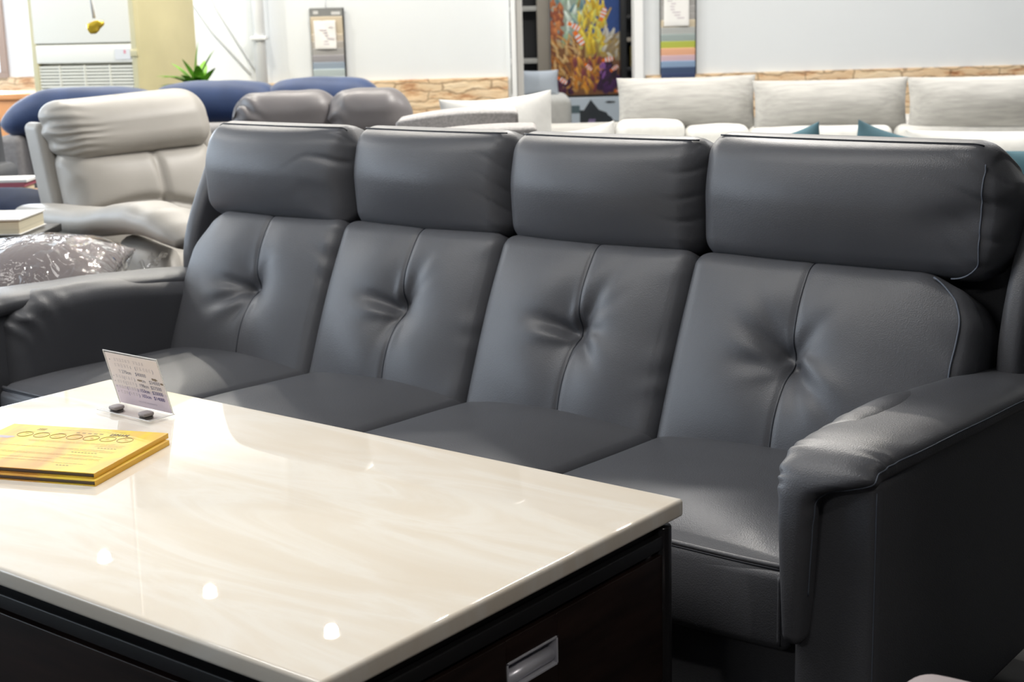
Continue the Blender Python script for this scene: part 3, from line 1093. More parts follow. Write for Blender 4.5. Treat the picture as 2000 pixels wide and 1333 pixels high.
def sign_text(body, x, y, size, m, bold=True):
    v, f = text_vf(body, size)
    if not v:
        return
    parts = [(v, f)]
    if bold:
        parts.append(([(p[0] + size * .05, p[1], p[2]) for p in v], f))
    v, f = join(*parts)
    part('printed_line', xf(([(p[0] + x, p[1] + y, 0.0005 + (0.0) ) for p in v], f), Ms), m, sheet, False)


def fake_glyphs(x, y, n, size, m, seed, open_=0.0):
    """illegible little characters: a few strokes each"""
    rr = random.Random(seed)
    q = []
    for i in range(n):
        gx = x + i * size * 1.08
        for k in range(3):
            yy = y + size * (0.12 + 0.33 * k) + rr.uniform(-.05, .05) * size
            a, b = sorted((rr.uniform(0, .35), rr.uniform(.6, .92)))
            q.append(([(gx + a * size, yy, .0005), (gx + b * size, yy, .0005), (gx + b * size, yy + size * .09, .0005), (gx + a * size, yy + size * .09, .0005)], [(0, 1, 2, 3)]))
        for k in range(rr.choice((1, 2))):
            xx = gx + size * rr.uniform(.2, .75)
            a, b = rr.uniform(0, .3), rr.uniform(.65, .95)
            q.append(([(xx, y + a * size, .0005), (xx + size * .09, y + a * size, .0005), (xx + size * .09, y + b * size, .0005), (xx, y + b * size, .0005)], [(0, 1, 2, 3)]))
    part('printed_line', xf(join(*q), Ms), m, sheet, False)


hx = -SWd / 2
ls = 0.0088
rows = [0.089, 0.078, 0.066, 0.0545, 0.044, 0.0335, 0.0225]
sign_text('▪', hx + .007, rows[0], .007, M['ink_mid'])
fake_glyphs(hx + .020, rows[0], 6, .0075, M['ink_grey'], 1)
fake_glyphs(hx + .074, rows[0], 4, .0075, M['ink_grey'], 2)
fake_glyphs(hx + .018, rows[1], 5, .0080, M['ink_grey'], 3)
sign_text('1', hx + .062, rows[1], ls, M['ink_mid'])
sign_text('(', hx + .076, rows[1], ls * 1.15, M['ink_mid'])
fake_glyphs(hx + .080, rows[1], 5, .0080, M['ink_grey'], 4)
sign_text(')', hx + .124, rows[1], ls * 1.15, M['ink_mid'])
fake_glyphs(hx + .024, rows[2], 1, .0080, M['ink_grey'], 5)
sign_text('270cm', hx + .034, rows[2], ls * 1.12, M['ink_mid'])
sign_text('$40000', hx + .072, rows[2], ls * 1.12, M['ink_mid'])
for k, (row, cm, pr, cx) in enumerate(((3, 'cm', '$34000', .084), (4, '198cm', '$27500', .074), (5, '153cm', '$20000', .072), (6, '103cm', '$14000', .072))):
    ink = M['ink_mid'] if row < 5 else M['ink_blue']
    g = M['ink_grey'] if row < 5 else M['ink_mid']
    sign_text('•', hx + .004, rows[row], .008, M['ink_mid'])
    fake_glyphs(hx + .012, rows[row], 3, .0072, M['ink_grey'], 10 + k)
    sign_text('(', hx + .035, rows[row], ls, ink)
    fake_glyphs(hx + .039, rows[row], 3, .0072, M['ink_grey'], 20 + k)
    sign_text(')', hx + .064, rows[row], ls, ink)
    sign_text(cm, hx + cx, rows[row], ls * 1.12, ink)
    sign_text(pr, hx + .106, rows[row], ls * 1.12, ink)
fake_glyphs(hx + .058, 0.0105, 16, .0030, M['ink_mid'], 40)


def blob(x, y, w, h, seed):
    rr = random.Random(seed)
    n = 20
    P = [(x + w * math.cos(2 * PI * i / n) * rr.uniform(.75, 1.1), y + h * math.sin(2 * PI * i / n) * rr.uniform(.6, 1.15), .0006) for i in range(n)]
    part('brown_scribble', xf((P, [tuple(range(n))]), Ms), M['ink_brown'], sheet, False)


blob(hx + .080, rows[3] + .003, .0075, .0026, 1)
blob(hx + .124, rows[3] + .0105, .0085, .0030, 2)
blob(hx + .142, rows[3] + .0045, .0050, .0022, 3)

# ------------------------------------------------------------------ two yellow folders
FR = Vector((-1.847, 1.293, 0))
FA = math.radians(21.5)


def folder(z0, shift, top):
    o = thing('catalogue_folder', 'yellow printed catalogue folder on top, its back cover with small print and circles showing' if top else
              'yellow catalogue folder lying underneath the top yellow folder', 'folder', FR + Vector(shift) + Vector((0, 0, z0)), FA, None)
    Wd, Dp, H = 0.297, 0.224, 0.0088
    part('spine', box(-0.0012, 0, 0, Dp, 0.0, H, .0004), M['yellow_side'], o, False)
    part('inner_pages', box(-Wd + .004, -.0012, 0.004, Dp - .001, 0.0017, H - .0013, .0004), M['folder_in'], o, False)
    part('lower_cover', box(-Wd, -.0012, 0, Dp, 0.0, 0.0016, .0004), M['cover'], o, False)
    c = part('upper_cover', box(-Wd, -.0012, 0, Dp, H - .0012, H, .0004), M['cover'], o, False)
    if top:
        z = H + .00015

        def rect(x0, y0, x1, y1):
            return ([(x0, y0, z), (x1, y0, z), (x1, y1, z), (x0, y1, z)], [(0, 1, 2, 3)])
        rr = random.Random(5)
        q = []
        for i in range(7):
            cx, cy, rd = -0.238 + 0.0315 * i, 0.170, 0.0132
            part('printed_circle', tube([(cx + rd * math.cos(a), cy + rd * .98 * math.sin(a), z) for a in np.linspace(0, 2 * PI, 28)[:-1]], 0.0005, 4, True), M['ink'], c)
            for k in range(4):
                a = rr.uniform(0, PI)
                px_, py_ = cx + rr.uniform(-.004, .004), cy + rr.uniform(-.005, .005)
                q.append(rect(px_ - .003, py_, px_ + .003, py_ + .0007))
            q.append(rect(cx - .009, cy + .0152, cx + .009, cy + .0160))
        part('printed_icons', join(*q), M['ink'], c, False)
        q = []
        for (y, x0, x1) in ((.143, -.215, -.05), (.138, -.21, -.03), (.133, -.08, -.03), (.128, -.08, -.03), (.110, -.255, -.05), (.105, -.14, -.03), (.100, -.10, -.03), (.080, -.26, -.045),
                            (.075, -.25, -.03), (.065, -.11, -.03), (.060, -.10, -.03), (.055, -.26, -.11), (.042, -.26, -.10), (.037, -.10, -.04), (.204, -.20, -.155), (.200, -.155, -.07), (.208, -.155, -.07)):
            x, Vt, Ft = x0, [], []
            while x < x1:
                w = rr.uniform(.004, .02)
                for xx, hh in ((x, .0010), (min(x + w, x1), .0010), (min(x + w + .0004, x1 + .0004), .0002), (min(x + w + .0022, x1 + .0022), .0002)):
                    Vt += [(xx, y, z), (xx, y + hh, z)]
                x += w + .0026
            Ft = [(2 * k, 2 * k + 2, 2 * k + 3, 2 * k + 1) for k in range(len(Vt) // 2 - 1)]
            part('text_line', (Vt, Ft), M['ink_faint'], c, False)
        q = [rect(-.07 + .006 * i, .120, -.066 + .006 * i, .1225) for i in range(6)] + [rect(-.10 + .006 * i, .092, -.096 + .006 * i, .0945) for i in range(8)] \
            + [rect(-.085 + .006 * i, .026, -.081 + .006 * i, .0285) for i in range(4)] + [rect(-.155 + .011 * i, .192, -.148 + .011 * i, .196) for i in range(5)]
        part('printed_headings', join(*q), M['ink'], c, False)
        q = []
        for i in range(7):
            q.append(rect(-.090 + .005 * i, .189, -.087 + .005 * i, .200))
            q.append(rect(-.090 + .005 * i, .189 + .003 * (i % 3), -.0855 + .005 * i, .1915 + .003 * (i % 3)))
        part('printed_logo', join(*q), M['ink_dark'], c, False)
        part('printed_emblem', join(*[rect(-.2335 + .004 * (i % 4), .196 + .004 * (i // 4), -.2305 + .004 * (i % 4), .1985 + .004 * (i // 4)) for i in range(12)]), M['ink'], c, False)
        P = []
        for i in range(24):
            a = 2 * PI * i / 24
            P.append((-.265 + .017 * math.cos(a) * (1 + .2 * math.sin(3 * a)), .150 + .009 * math.sin(a) * (1 + .3 * math.cos(2 * a)), z))
        part('printed_picture', (P, [tuple(range(24))]), M['ink_grey'], c, False)
    return o


folder(TZ, (0.009, -0.006, 0), False)
folder(TZ + 0.0090, (0, 0, 0), True)

# ================================================================== LEFT BACKGROUND
# ---- taupe recliner
RA = W(-1.59, 5.10)
RR = YAW + math.radians(41)
rec = thing('recliner_armchair', 'taupe leather recliner armchair with gathered headrest behind the left sofa arm', 'armchair', RA, RR)


def gather(P, Nn, hx, hz, amp=0.010, f=95, wdt=.30):
    U = P[:, 0] / hx
    n1 = vnoise(P, 9, 2.0)
    e = np.exp(-((1 + U) / wdt) ** 2)
    return amp * e * np.sin(P[:, 2] * f + 4 * n1)


def hd_disp(P, Nn):
    hx, hz = .305, .105
    U, V = P[:, 0] / hx, P[:, 2] / hz
    P2 = P.copy()
    P2[:, 1] += Nn[:, 1] * 0.03 * (1 - np.abs(U) ** 4) - gather(P, Nn, hx, hz, .0065, 230, .34) * ss(.0, .6, -Nn[:, 1])
    P2[:, 1] += 0.35 * P[:, 2] * 1.0
    P2[:, 2] += 0.018 * ss(-1, 1, U) - .006
    P2[:, 0] -= gather(P, Nn, hx, hz, .006) * ss(.2, 1, -Nn[:, 0]) + 0.10 * P[:, 2]* ss(.2, 1, -U)
    return P2


part('headrest', rbox(.305, .095, .105, .085, 46, 6, 40, 12, hd_disp, (.335, 0.02, .885)), M['taupe'], rec)


def bk_disp(P, Nn):
    hx, hz = .29, .20
    U, V = P[:, 0] / hx, P[:, 2] / hz
    P2 = P.copy()
    w = ss(.1, .7, -Nn[:, 1])
    yl = 0.02 + 0.03 * np.cos(U * 2.6 + .5) - .035
    b = .05 * (1 - np.abs(U) ** 4) * (1 - V ** 4) - .022 * np.exp(-((P[:, 2] - yl) / .018) ** 2) - .016 * np.exp(-((U - .12) / .05) ** 2) * (np.abs(V) < .95)
    b += gather(P, Nn, hx, hz, .008, 70, .12)
    P2[:, 1] -= w * b
    P2[:, 1] += .30 * P[:, 2]
    return P2


bkc = part('back_cushion', rbox(.29, .07, .20, .06, 40, 3, 30, 5, bk_disp, (.335, -.06, .62)), M['taupe'], rec)
part('side_wing', rbox(.030, .060, .42, .026, 2, 4, 8, 4, lambda P, Nn: np.stack([P[:, 0], P[:, 1] + .30 * P[:, 2], P[:, 2]], 1), (.045, .0, .49)), M['taupe'], rec)
part('side_wing', rbox(.030, .060, .42, .026, 2, 4, 8, 4, lambda P, Nn: np.stack([P[:, 0], P[:, 1] + .30 * P[:, 2], P[:, 2]], 1), (.665, .0, .49)), M['taupe'], rec)
part('back_shell', rbox(.27, .06, .40, .05, 3, 2, 4, 4, lambda P, Nn: np.stack([P[:, 0], P[:, 1] + .30 * P[:, 2], P[:, 2]], 1), (.36, .09, .47)), M['taupe'], rec)
part('seat_cushion', rbox(.28, .40, .10, .07, 6, 6, 3, 4, None, (.33, -.50, .40)), M['taupe'], rec)
for k, x in enumerate((-.045, .705)):
    st = [(.04, .604, .060, .036, 0), (-.10, .610, .080, .042, 0), (-.30, .615, .084, .045, 0), (-.52, .628, .086, .046, -3), (-.68, .652, .090, .049, -4), (-.82, .666, .093, .049, 3), (-.94, .660, .090, .045, 12), (-1.03, .640, .080, .038, 24), (-1.08, .620, .060, .027, 34)]
    A = resample(st, 40)
    S = [((x, a[0], a[1]), (1, 0, 0), (0, -math.sin(math.radians(a[4])), math.cos(math.radians(a[4]))), a[2], a[3]) for a in A]
    part('arm_pad', loft(S, 24, 2.5, lambda i, q, p: p + Vector((0, 0, .004 * math.sin(i * 1.1) * math.exp(-((i - 28) / 5) ** 2) * (1 if q < 12 else 0)))), M['taupe'], rec)
    part('arm_side', rbox(.055, .44, .26, .03, 2, 6, 5, 4, None, (x, -.42, .30)), M['taupe'], rec)
    part('arm_front_roll', tube([(x, -.88, .08), (x, -.92, .30), (x, -.925, .44), (x, -.88, .53), (x, -.70, .555)], [.055, .06, .062, .06, .05], 16), M['taupe'], rec)
    part('inset_panel', rbox(.014, .10, .20, .012, 2, 6, 6, 3, None, (x + (-.058 if k == 0 else .058), -.70, .31)), M['taupe'], rec)
for (x, y) in ((.0, .1), (.66, .1), (.0, -.80), (.66, -.80)):
    part('foot', lathe([(.03, 0), (.035, .06)], 12, (x, y, 0)), M['black'], rec)

# ---- navy sofa
navy = thing('navy_sofa', 'wide navy blue sofa with puffy rolled headrests standing in front of the air conditioner', 'sofa', W(-1.48, 7.2), YAW)
NR0 = -1.48


def puff(r0, r1, z0, z1, d, dep, tiltl=0.0, seed=0, ex=2.6):
    hx, hz = (r1 - r0) / 2, (z1 - z0) / 2

    def dp(P, Nn):
        U = P[:, 0] / hx
        P2 = P.copy()
        s = (1 - np.abs(U) ** ex) ** 0.5
        s = 0.30 + 0.70 * s
        P2[:, 2] = P[:, 2] * s
        P2[:, 1] = P[:, 1] * (0.5 + 0.5 * s)
        P2[:, 2] += -tiltl * ss(0.35, 1, -U)
        P2[:, 2] += .004 * vnoise(P, 8, seed)
        return P2
    return rbox(hx, dep, hz, min(hz, dep) * .97, 26, 2, 2, 8, dp, ((r0 + r1) / 2 - NR0, d - 7.2, (z0 + z1) / 2))


part('headrest', puff(-2.36, -1.60, .755, .952, 7.02, .13, .060, 1), M['navy'], navy)
part('headrest', puff(-1.68, -1.05, .770, .962, 7.08, .12, 0, 2), M['navy'], navy)
part('headrest', puff(-1.14, -.58, .770, .966, 7.08, .12, 0, 3), M['navy'], navy)
part('back_body', rbox(.86, .11, .34, .05, 6, 2, 4, 4, None, (-.0, .02, .455)), M['grey_blue'], navy)
part('side_post', rbox(.06, .20, .32, .03, 2, 3, 4, 4, None, (-.82, -.12, .42)), M['grey_fabric'], navy)
part('side_post', rbox(.06, .20, .32, .03, 2, 3, 4, 4, None, (.84, -.12, .42)), M['grey_fabric'], navy)
part('seat_cushion', rbox(.76, .27, .11, .06, 6, 4, 2, 4, None, (0, -.36, .33)), M['navy'], navy)
part('base', box(-.85, .87, -.62, .12, 0.0, .24, .02), M['grey_fabric'], navy)

nva = thing('navy_bolster', 'plump navy blue bolster cushion lying left of the taupe armrest', 'cushion', W(-1.865, 5.38, .57), YAW)
part('cover', xf(pillow(.40, .34, .14, 20, .05, .006, 4), None, (0.02, .16, .045), (PI / 2 + .12, 0, 0)), M['navy_dark'], nva)
stl = thing('side_stool', 'low charcoal stool under the navy bolster at the left edge', 'stool', W(-1.885, 5.38), YAW)
part('seat', rbox(.19, .19, .05, .04, 3, 3, 2, 4, None, (0, 0, .52)), M['charcoal'], stl)
for x in (-.15, .15):
    for y in (-.15, .15):
        part('leg', box(x - .02, x + .02, y - .02, y + .02, 0, .47), M['wood'], stl)

# ---- dark grey armchair at the left edge with a few catalogues
lch = thing('dark_grey_armchair', 'dark grey upholstered armchair cut off by the left edge of the photo', 'armchair', W(-2.36, 6.10), YAW)
part('backrest', rbox(.30, .10, .42, .06, 4, 2, 6, 4, lambda P, Nn: np.stack([P[:, 0], P[:, 1] - .12 * P[:, 2], P[:, 2]], 1), (-.04, .10, .60)), M['charcoal'], lch)
part('seat_cushion', rbox(.30, .13, .11, .05, 4, 3, 2, 4, None, (-.03, -.07, .42)), M['charcoal'], lch)
part('arm', rbox(.055, .16, .33, .04, 2, 4, 4, 4, None, (.27, -.04, .36)), M['charcoal'], lch)
part('base', box(-.3, .3, -.20, .2, 0.0, .31, .02), M['charcoal'], lch)

tb = thing('magazine_table', 'low pale side table carrying pink magazines at the left edge', 'side table', W(-2.04, 5.79), YAW)
part('top', box(-.20, .20, -.085, .085, .58, .61, .004), M['tan_wood'], tb)
for x in (-.17, .17):
    for y in (-.065, .065):
        part('leg', box(x - .015, x + .015, y - .015, y + .015, 0, .58), M['tan_wood'], tb)
zz = .61
for k, (h, m, nm) in enumerate(((.022, M['page'], 'thick cream magazine at the bottom of the far left stack'), (.018, M['pink'], 'dull pink magazine in the middle of the far left stack'), (.012, M['paper'], 'white magazine on top of the far left stack'))):
    b = link('magazine', box(-.15, .13 + .01 * k, -.075, .075, 0, h, .002), m, W(-2.00, 5.79, zz), YAW, False)
    tag(b, nm, 'magazine', 'magazines stacked at the left edge')
    zz += h

# ---- black side table with a thick book, behind the wrapped cushion
bt = thing('black_side_table', 'small black square side table holding the thick white book', 'side table', W(-1.62, 4.50), YAW)
part('top', box(-.30, .22, -.14, .12, .61, .635, .003), M['black'], bt)
for x in (-.27, .17):
    for y in (-.11, .11):
        part('leg', box(x - .018, x + .018, y - .018, y + .018, 0, .61), M['black'], bt)
bk = thing('thick_book', 'thick white covered book lying on the black side table at left', 'book', W(-1.60, 4.50, .635), YAW - .05)
part('pages', box(-.24, .150, -.11, .10, .003, .042, .002), M['page'], bk, False)
part('cover', join(box(-.245, .155, -.115, .105, .042, .047, .001), box(-.245, .155, -.115, .105, 0, .003, .001)), M['paper'], bk, False)

# ---- end table with a plastic-wrapped cushion
et = thing('tan_end_table', 'tan wooden end table under the plastic wrapped cushion beside the sofa arm', 'side table', W(-1.29, 4.17), YAW)
part('top', box(-.26, .20, -.16, .14, .50, .53, .004), M['tan_wood'], et)
for x in (-.23, .15):
    for y in (-.14, .12):
        part('leg', box(x - .02, x + .02, y - .02, y + .02, 0, .50), M['tan_wood'], et)
wc = thing('wrapped_cushion', 'grey velvet cushion sealed in crinkled clear plastic beside the left sofa arm', 'cushion', W(-1.235, 4.17, .53), YAW)
Mw = Matrix.Translation((0.0, -.17, .098)) @ Matrix.Rotation(-.05, 4, 'Y') @ Matrix.Rotation(-PI / 2 + .16, 4, 'X') @ Matrix.Scale(-1, 4, (0, 0, 1))
pf = pillow(.43, .37, .215, 26, .06, .006, 8)
cu = part('cushion_cover', xf((pf[0], [tuple(reversed(q)) for q in pf[1]]), Mw), mat('mauve_grey_velvet', (0.27, 0.235, 0.235), .85, bump=.2, sheen=.3), wc)
pv, pfc = pillow(.447, .387, .232, 34, .03, .014, 31)
wl = []
for k in range(4):
    for q in np.linspace(-1, 1, 24)[:-1]:
        u_, v_ = ((q, -1), (1, q), (-q, 1), (-1, -q))[k]
        wl.append((.215 * u_ * (1 - .06 * (1 - v_ * v_)), 0, .185 * v_ * (1 - .078 * (1 - u_ * u_)) + .185))
part('welt', xf(tube(wl, .005, 6, True), Mw), mat('dark_welt', (0.07, .06, .065), .8), cu)
bag = part('plastic_wrap', xf((pv, [tuple(reversed(q)) for q in pfc]), Mw), M['film'], wc)
fl = []
for i in range(9):
    for j in range(5):
        fl.append((.198 + .052 * i / 8, -.10 + .05 * j + .012 * math.sin(i * 2.1 + j), .055 - .020 * math.sin(i * .5) + .010 * math.sin(j * 2.2 + i * 1.3)))
part('wrap_flap', (fl, [(i * 5 + j, i * 5 + j + 1, i * 5 + j + 6, i * 5 + j + 5) for i in range(8) for j in range(4)]), M['film'], wc)

# ---- air conditioner
AW, AD, AH = .645, .575, 1.95
ac = thing('floor_air_conditioner', 'tall ivory floor standing air conditioner with a yellowed side and slatted grille', 'air conditioner', W(-2.49, 8.0), YAW - math.radians(20))
part('side_cabinet', box(0, AW, .03, AD, 0, AH, .012, 3), M['ac_side'], ac, True)
part('front_frame', join(box(-.004, .035, -.01, .035, 0, AH, .008), box(AW - .035, AW + .004, -.01, .035, 0, AH, .008)), M['ac_side'], ac)
part('upper_panel', box(.02, AW - .028, -.012, .03, 1.138, AH - .01, .006), M['ac_front'], ac)
part('middle_panel', box(.02, AW - .028, -.010, .03, 1.036, 1.132, .005), M['ac_front'], ac)
gr = part('intake_grille', box(.02, AW - .028, .010, .03, .30, 1.028, .002), M['ac_gap'], ac, False)
for k in range(28):
    z = 1.022 - .0168 * k
    part('grille_slat', box(.025, AW - .033, -.006, .016, z - .0122, z, .002, 1), M['ac_slat'], gr, False)
for x in (.16, .315, .47):
    part('grille_rib', box(x - .004, x + .004, -.008, .01, .56, 1.026, .001, 1), M['ac_slat'], gr, False)
part('lower_panel', box(.02, AW - .028, -.010, .03, .02, .545, .005), M['ac_front'], ac)
nt_ = part('paper_notice', box(AW - .13, AW - .035, -.0135, -.0105, 1.052, 1.108, .001, 1), M['paper'], ac, False)
part('red_mark', box(AW - .075, AW - .063, -.0142, -.0134, 1.082, 1.100, .0002, 1), mat('red_mark', (.8, .3, .35), .6), nt_, False)
part('edge_clip', box(AW - .036, AW + .006, -.016, .0, 1.065, 1.10, .003), M['ac_side'], ac)

cn = thing('wooden_counter', 'low orange wood counter against the far left stone wall', 'cabinet', W(-3.05, 10.6), YAW)
part('top', box(-.8, .45, -.25, .25, .735, .775, .005), M['orange_wood'], cn)
part('cabinet_body', box(-.76, .41, -.22, .22, 0, .735, .005), M['orange_wood'], cn)

# ---- hanging gold ornament
orn = thing('hanging_gold_ornament', 'shiny gold ornament hanging on a white cord in front of the air conditioner', 'ornament', W(-1.614, 6.0, 1.20), YAW)
part('cord', tube([(-.02, 0, ZC - 1.2), (-.012, 0, .6), (-.006, 0, .13), (0, 0, .06)], .007, 6), M['cord'], orn)


def gdisp(P, Nn):
    P2 = P.copy()
    th = .5
    P2[:, 2] *= (1 - .55 * ss(-.3, 1, P[:, 0] / .036))
    P2[:, 2] += .006 * vnoise(P, 60, 5)
    x, z = P2[:, 0].copy(), P2[:, 2].copy()
    P2[:, 0] = x * math.cos(th) - z * math.sin(th)
    P2[:, 2] = x * math.sin(th) + z * math.cos(th)
    return P2


part('gold_charm', rbox(.036, .016, .022, .015, 6, 3, 4, 4, gdisp, (.004, 0, .030)), M['gold'], orn)

# ---- plant
pl = thing('potted_plant', 'leafy green lucky bamboo plant rising behind the navy sofa', 'plant', W(-1.56, 7.62), YAW)
part('pot', lathe([(.10, 0), (.13, .02), (.15, .30), (.16, .32), (.145, .32), (.14, .28)], 24), M['pot'], pl)
part('soil', lathe([(.001, .27), (.14, .275), (.14, .265)], 20), M['wood'], pl)
for k, (x, y) in enumerate(((0, 0), (.03, .02), (-.03, .01))):
    part('cane', tube([(x, y, .25), (x * 1.5, y, .6), (x * .8, y, .90)], .011, 8), M['stem'], pl)


def leaf(base, az, el, ln, wd, droop, m):
    V, F = [], []
    n = 12
    d0 = Vector((math.cos(az), math.sin(az), 0))
    s = Vector((-math.sin(az), math.cos(az), 0))
    p = Vector(base)
    e = el
    for i in range(n + 1):
        t = i / n
        w = wd * (math.sin(PI * min(1, t * .93 + .07)) ** .8) * (1 - .25 * t)
        di = d0 * math.cos(e) + Vector((0, 0, 1)) * math.sin(e)
        up = s.cross(di).normalized()
        V += [tuple(p - s * w), tuple(p - up * w * .25), tuple(p + s * w)]
        p = p + di * ln / n
        e -= droop / n
    for i in range(n):
        for q in (0, 1):
            F.append((i * 3 + q, i * 3 + q + 1, i * 3 + 3 + q + 1, i * 3 + 3 + q))
    part('leaf', (V, F), m, pl)


rl = random.Random(3)
LV = [(3.2, .75, .19, .016, .9), (2.8, .5, .2, .015, .8), (4.0, .6, .15, .018, 1.0), (5.3, .5, .15, .018, .9), (4.9, 1.1, .13, .018, .5), (0.0, 1.45, .20, .014, .1), (.10, 1.2, .17, .016, .2), (.3, 1.05, .20, .013, .1), (2.9, 1.0, .15, .016, .6), (3.3, .55, .17, .017, .8), (3.0, .30, .20, .014, .5), (3.6, .15, .19, .017, .8), (2.6, .8, .14, .018, .7),
      (.2, .5, .15, .016, .8), (-.3, .35, .12, .014, .4), (4.3, .9, .13, .018, .9), (5.0, .8, .12, .018, .9), (1.5, 1.0, .14, .017, .5), (4.7, .4, .14, .018, .9), (5.6, .9, .14, .016, .5), (3.9, 1.15, .14, .016, .3), (1.0, .6, .14, .015, .6), (2.2, .4, .16, .015, .6)]
for k, (az, el, ln, wd, dr_) in enumerate(LV):
    leaf((rl.uniform(-.02, .02), rl.uniform(-.02, .02), .90 + rl.uniform(-.02, .03)), az, el, ln * 1.12, wd * 1.7, dr_, M['leaf_dark'] if k % 4 == 2 else M['leaf'])

# ---- pipe and cables on the back wall
pp = thing('wall_pipe', 'white plastic drain pipe running down the back wall beside the plant', 'pipe', W(-1.485, D0 - .09), YAW)
part('tube', tube([(.0, 0, .0), (.0, 0, ZC - .01)], .036, 16), M['pipe'], pp)
part('pipe_clip', rbox(.048, .05, .012, .006, 2, 2, 1, 2, None, (0, .0, 1.12)), M['pipe'], pp)
for k, (a, b, lb) in enumerate((((-1.93, 1.75), (-1.50, .86), 'thin pale cable slanting down the wall to the drain pipe, upper of two'), ((-1.96, 1.45), (-1.56, .90), 'thin pale cable slanting down the wall, lower of two'))):
    w0 = W(a[0], D0 - .015, 0)
    c = link('wall_cable', tube([(0, 0, a[1]), ((b[0] - a[0]) * .45, 0, a[1] + (b[1] - a[1]) * .52), (b[0] - a[0], 0, b[1])], .004, 6), M['cable'], w0, YAW)
    tag(c, lb, 'cable')


# ---- fabric sample hangers
def hanger(name_lbl, r, z1, w, strips, paper, hook):
    o = thing('fabric_sample_hanger', name_lbl, 'fabric samples', W(r, D0 - .012, 0), YAW)
    z = z1
    tot = sum(h for h, _ in strips)
    bb = part('backing_card', box(-w / 2 - .003, w / 2 + .006, -.012, .0, z1 - tot - .005, z1, .002), M['black'], o, False)
    for k, (h, c) in enumerate(strips):
        if c == 'header':
            hdp = part('header_card', box(-w / 2, w / 2, -.020, -.012, z - h, z, .001), M['header'], o, False)
            part('printed_mark', box(-w / 2 + .02, -w / 2 + .05, -.0206, -.0200, z - h * .65, z - h * .3, .0001, 1), M['header_ink'], hdp, False)
            part('printed_mark', box(w / 2 - .07, w / 2 - .015, -.0206, -.0200, z - h * .75, z - h * .42, .0001, 1), M['header_ink'], hdp, False)
        else:
            m = mat('swatch', c, .9, bump=.3, bscale=500)
            y = -.020 - .004 * (k % 2)
            part('fabric_swatch', rbox(w / 2 - .002, .009, h / 2 + .004, .006, 2, 2, 2, 3, lambda P, Nn: np.stack([P[:, 0], P[:, 1] + P[:, 2] * -.15, P[:, 2]], 1), (0, y, z - h / 2)), m, o)
        z -= h
    if paper:
        x0, x1, za, zb, marks = paper
        pn = part('paper_notice', rbox((x1 - x0) / 2, .0015, (zb - za) / 2, .001, 8, 1, 8, 1, lambda P, Nn: np.stack([P[:, 0], P[:, 1] + .004 * np.sin(P[:, 0] * 40 + P[:, 2] * 25), P[:, 2]], 1), ((x0 + x1) / 2, -.040, (za + zb) / 2)), M['paper'], o)
        q = []
        rr = random.Random(len(strips))
        for k in range(marks):
            xx, zz_ = rr.uniform(x0 + .01, x1 - .04), za + (zb - za) * (.15 + .7 * k / marks)
            q.append(box(xx, xx + rr.uniform(.02, .05), -.0465, -.0455, zz_, zz_ + .006, .0002, 1))
        part('printed_mark', join(*q), M['ink_grey'], pn, False)
    if hook:
        part('wire_hook', tube([(0, -.01, z1 - .002), (0, -.01, z1 + .03), (.004, -.01, z1 + .05), (.012, -.01, z1 + .07), (.0, -.008, z1 + .09)], .0022, 6), M['chrome'], o)
    return o


g1 = [(.055, 'header'), (.105, (.62, .53, .40)), (.042, (.56, .49, .40)), (.042, (.42, .39, .36)), (.042, (.38, .37, .36)), (.042, (.33, .32, .34)), (.042, (.30, .36, .44)), (.045, (.46, .53, .54)), (.045, (.50, .55, .56)), (.05, (.4, .44, .48))]
hanger('grey fabric sample card hanging from a wire hook left of the doorway', -1.078, 1.290, .20, g1, (-.078, .055, 1.045, 1.215, 7), True)
g2 = [(.042, (.36, .35, .34))] * 9 + [(.042, (.58, .50, .37)), (.042, (.42, .43, .42)), (.042, (.32, .38, .37)), (.042, (.42, .47, .08)), (.042, (.74, .40, .25)), (.036, (.58, .42, .47)), (.036, (.24, .34, .50)), (.040, (.05, .08, .16)), (.045, (.035, .055, .13)), (.05, (.03, .05, .13))]
hanger('long fabric sample card with many coloured strips right of the doorway', 1.068, 1.535, .215, g2, (-.088, .066, 1.125, 1.42, 12), True)


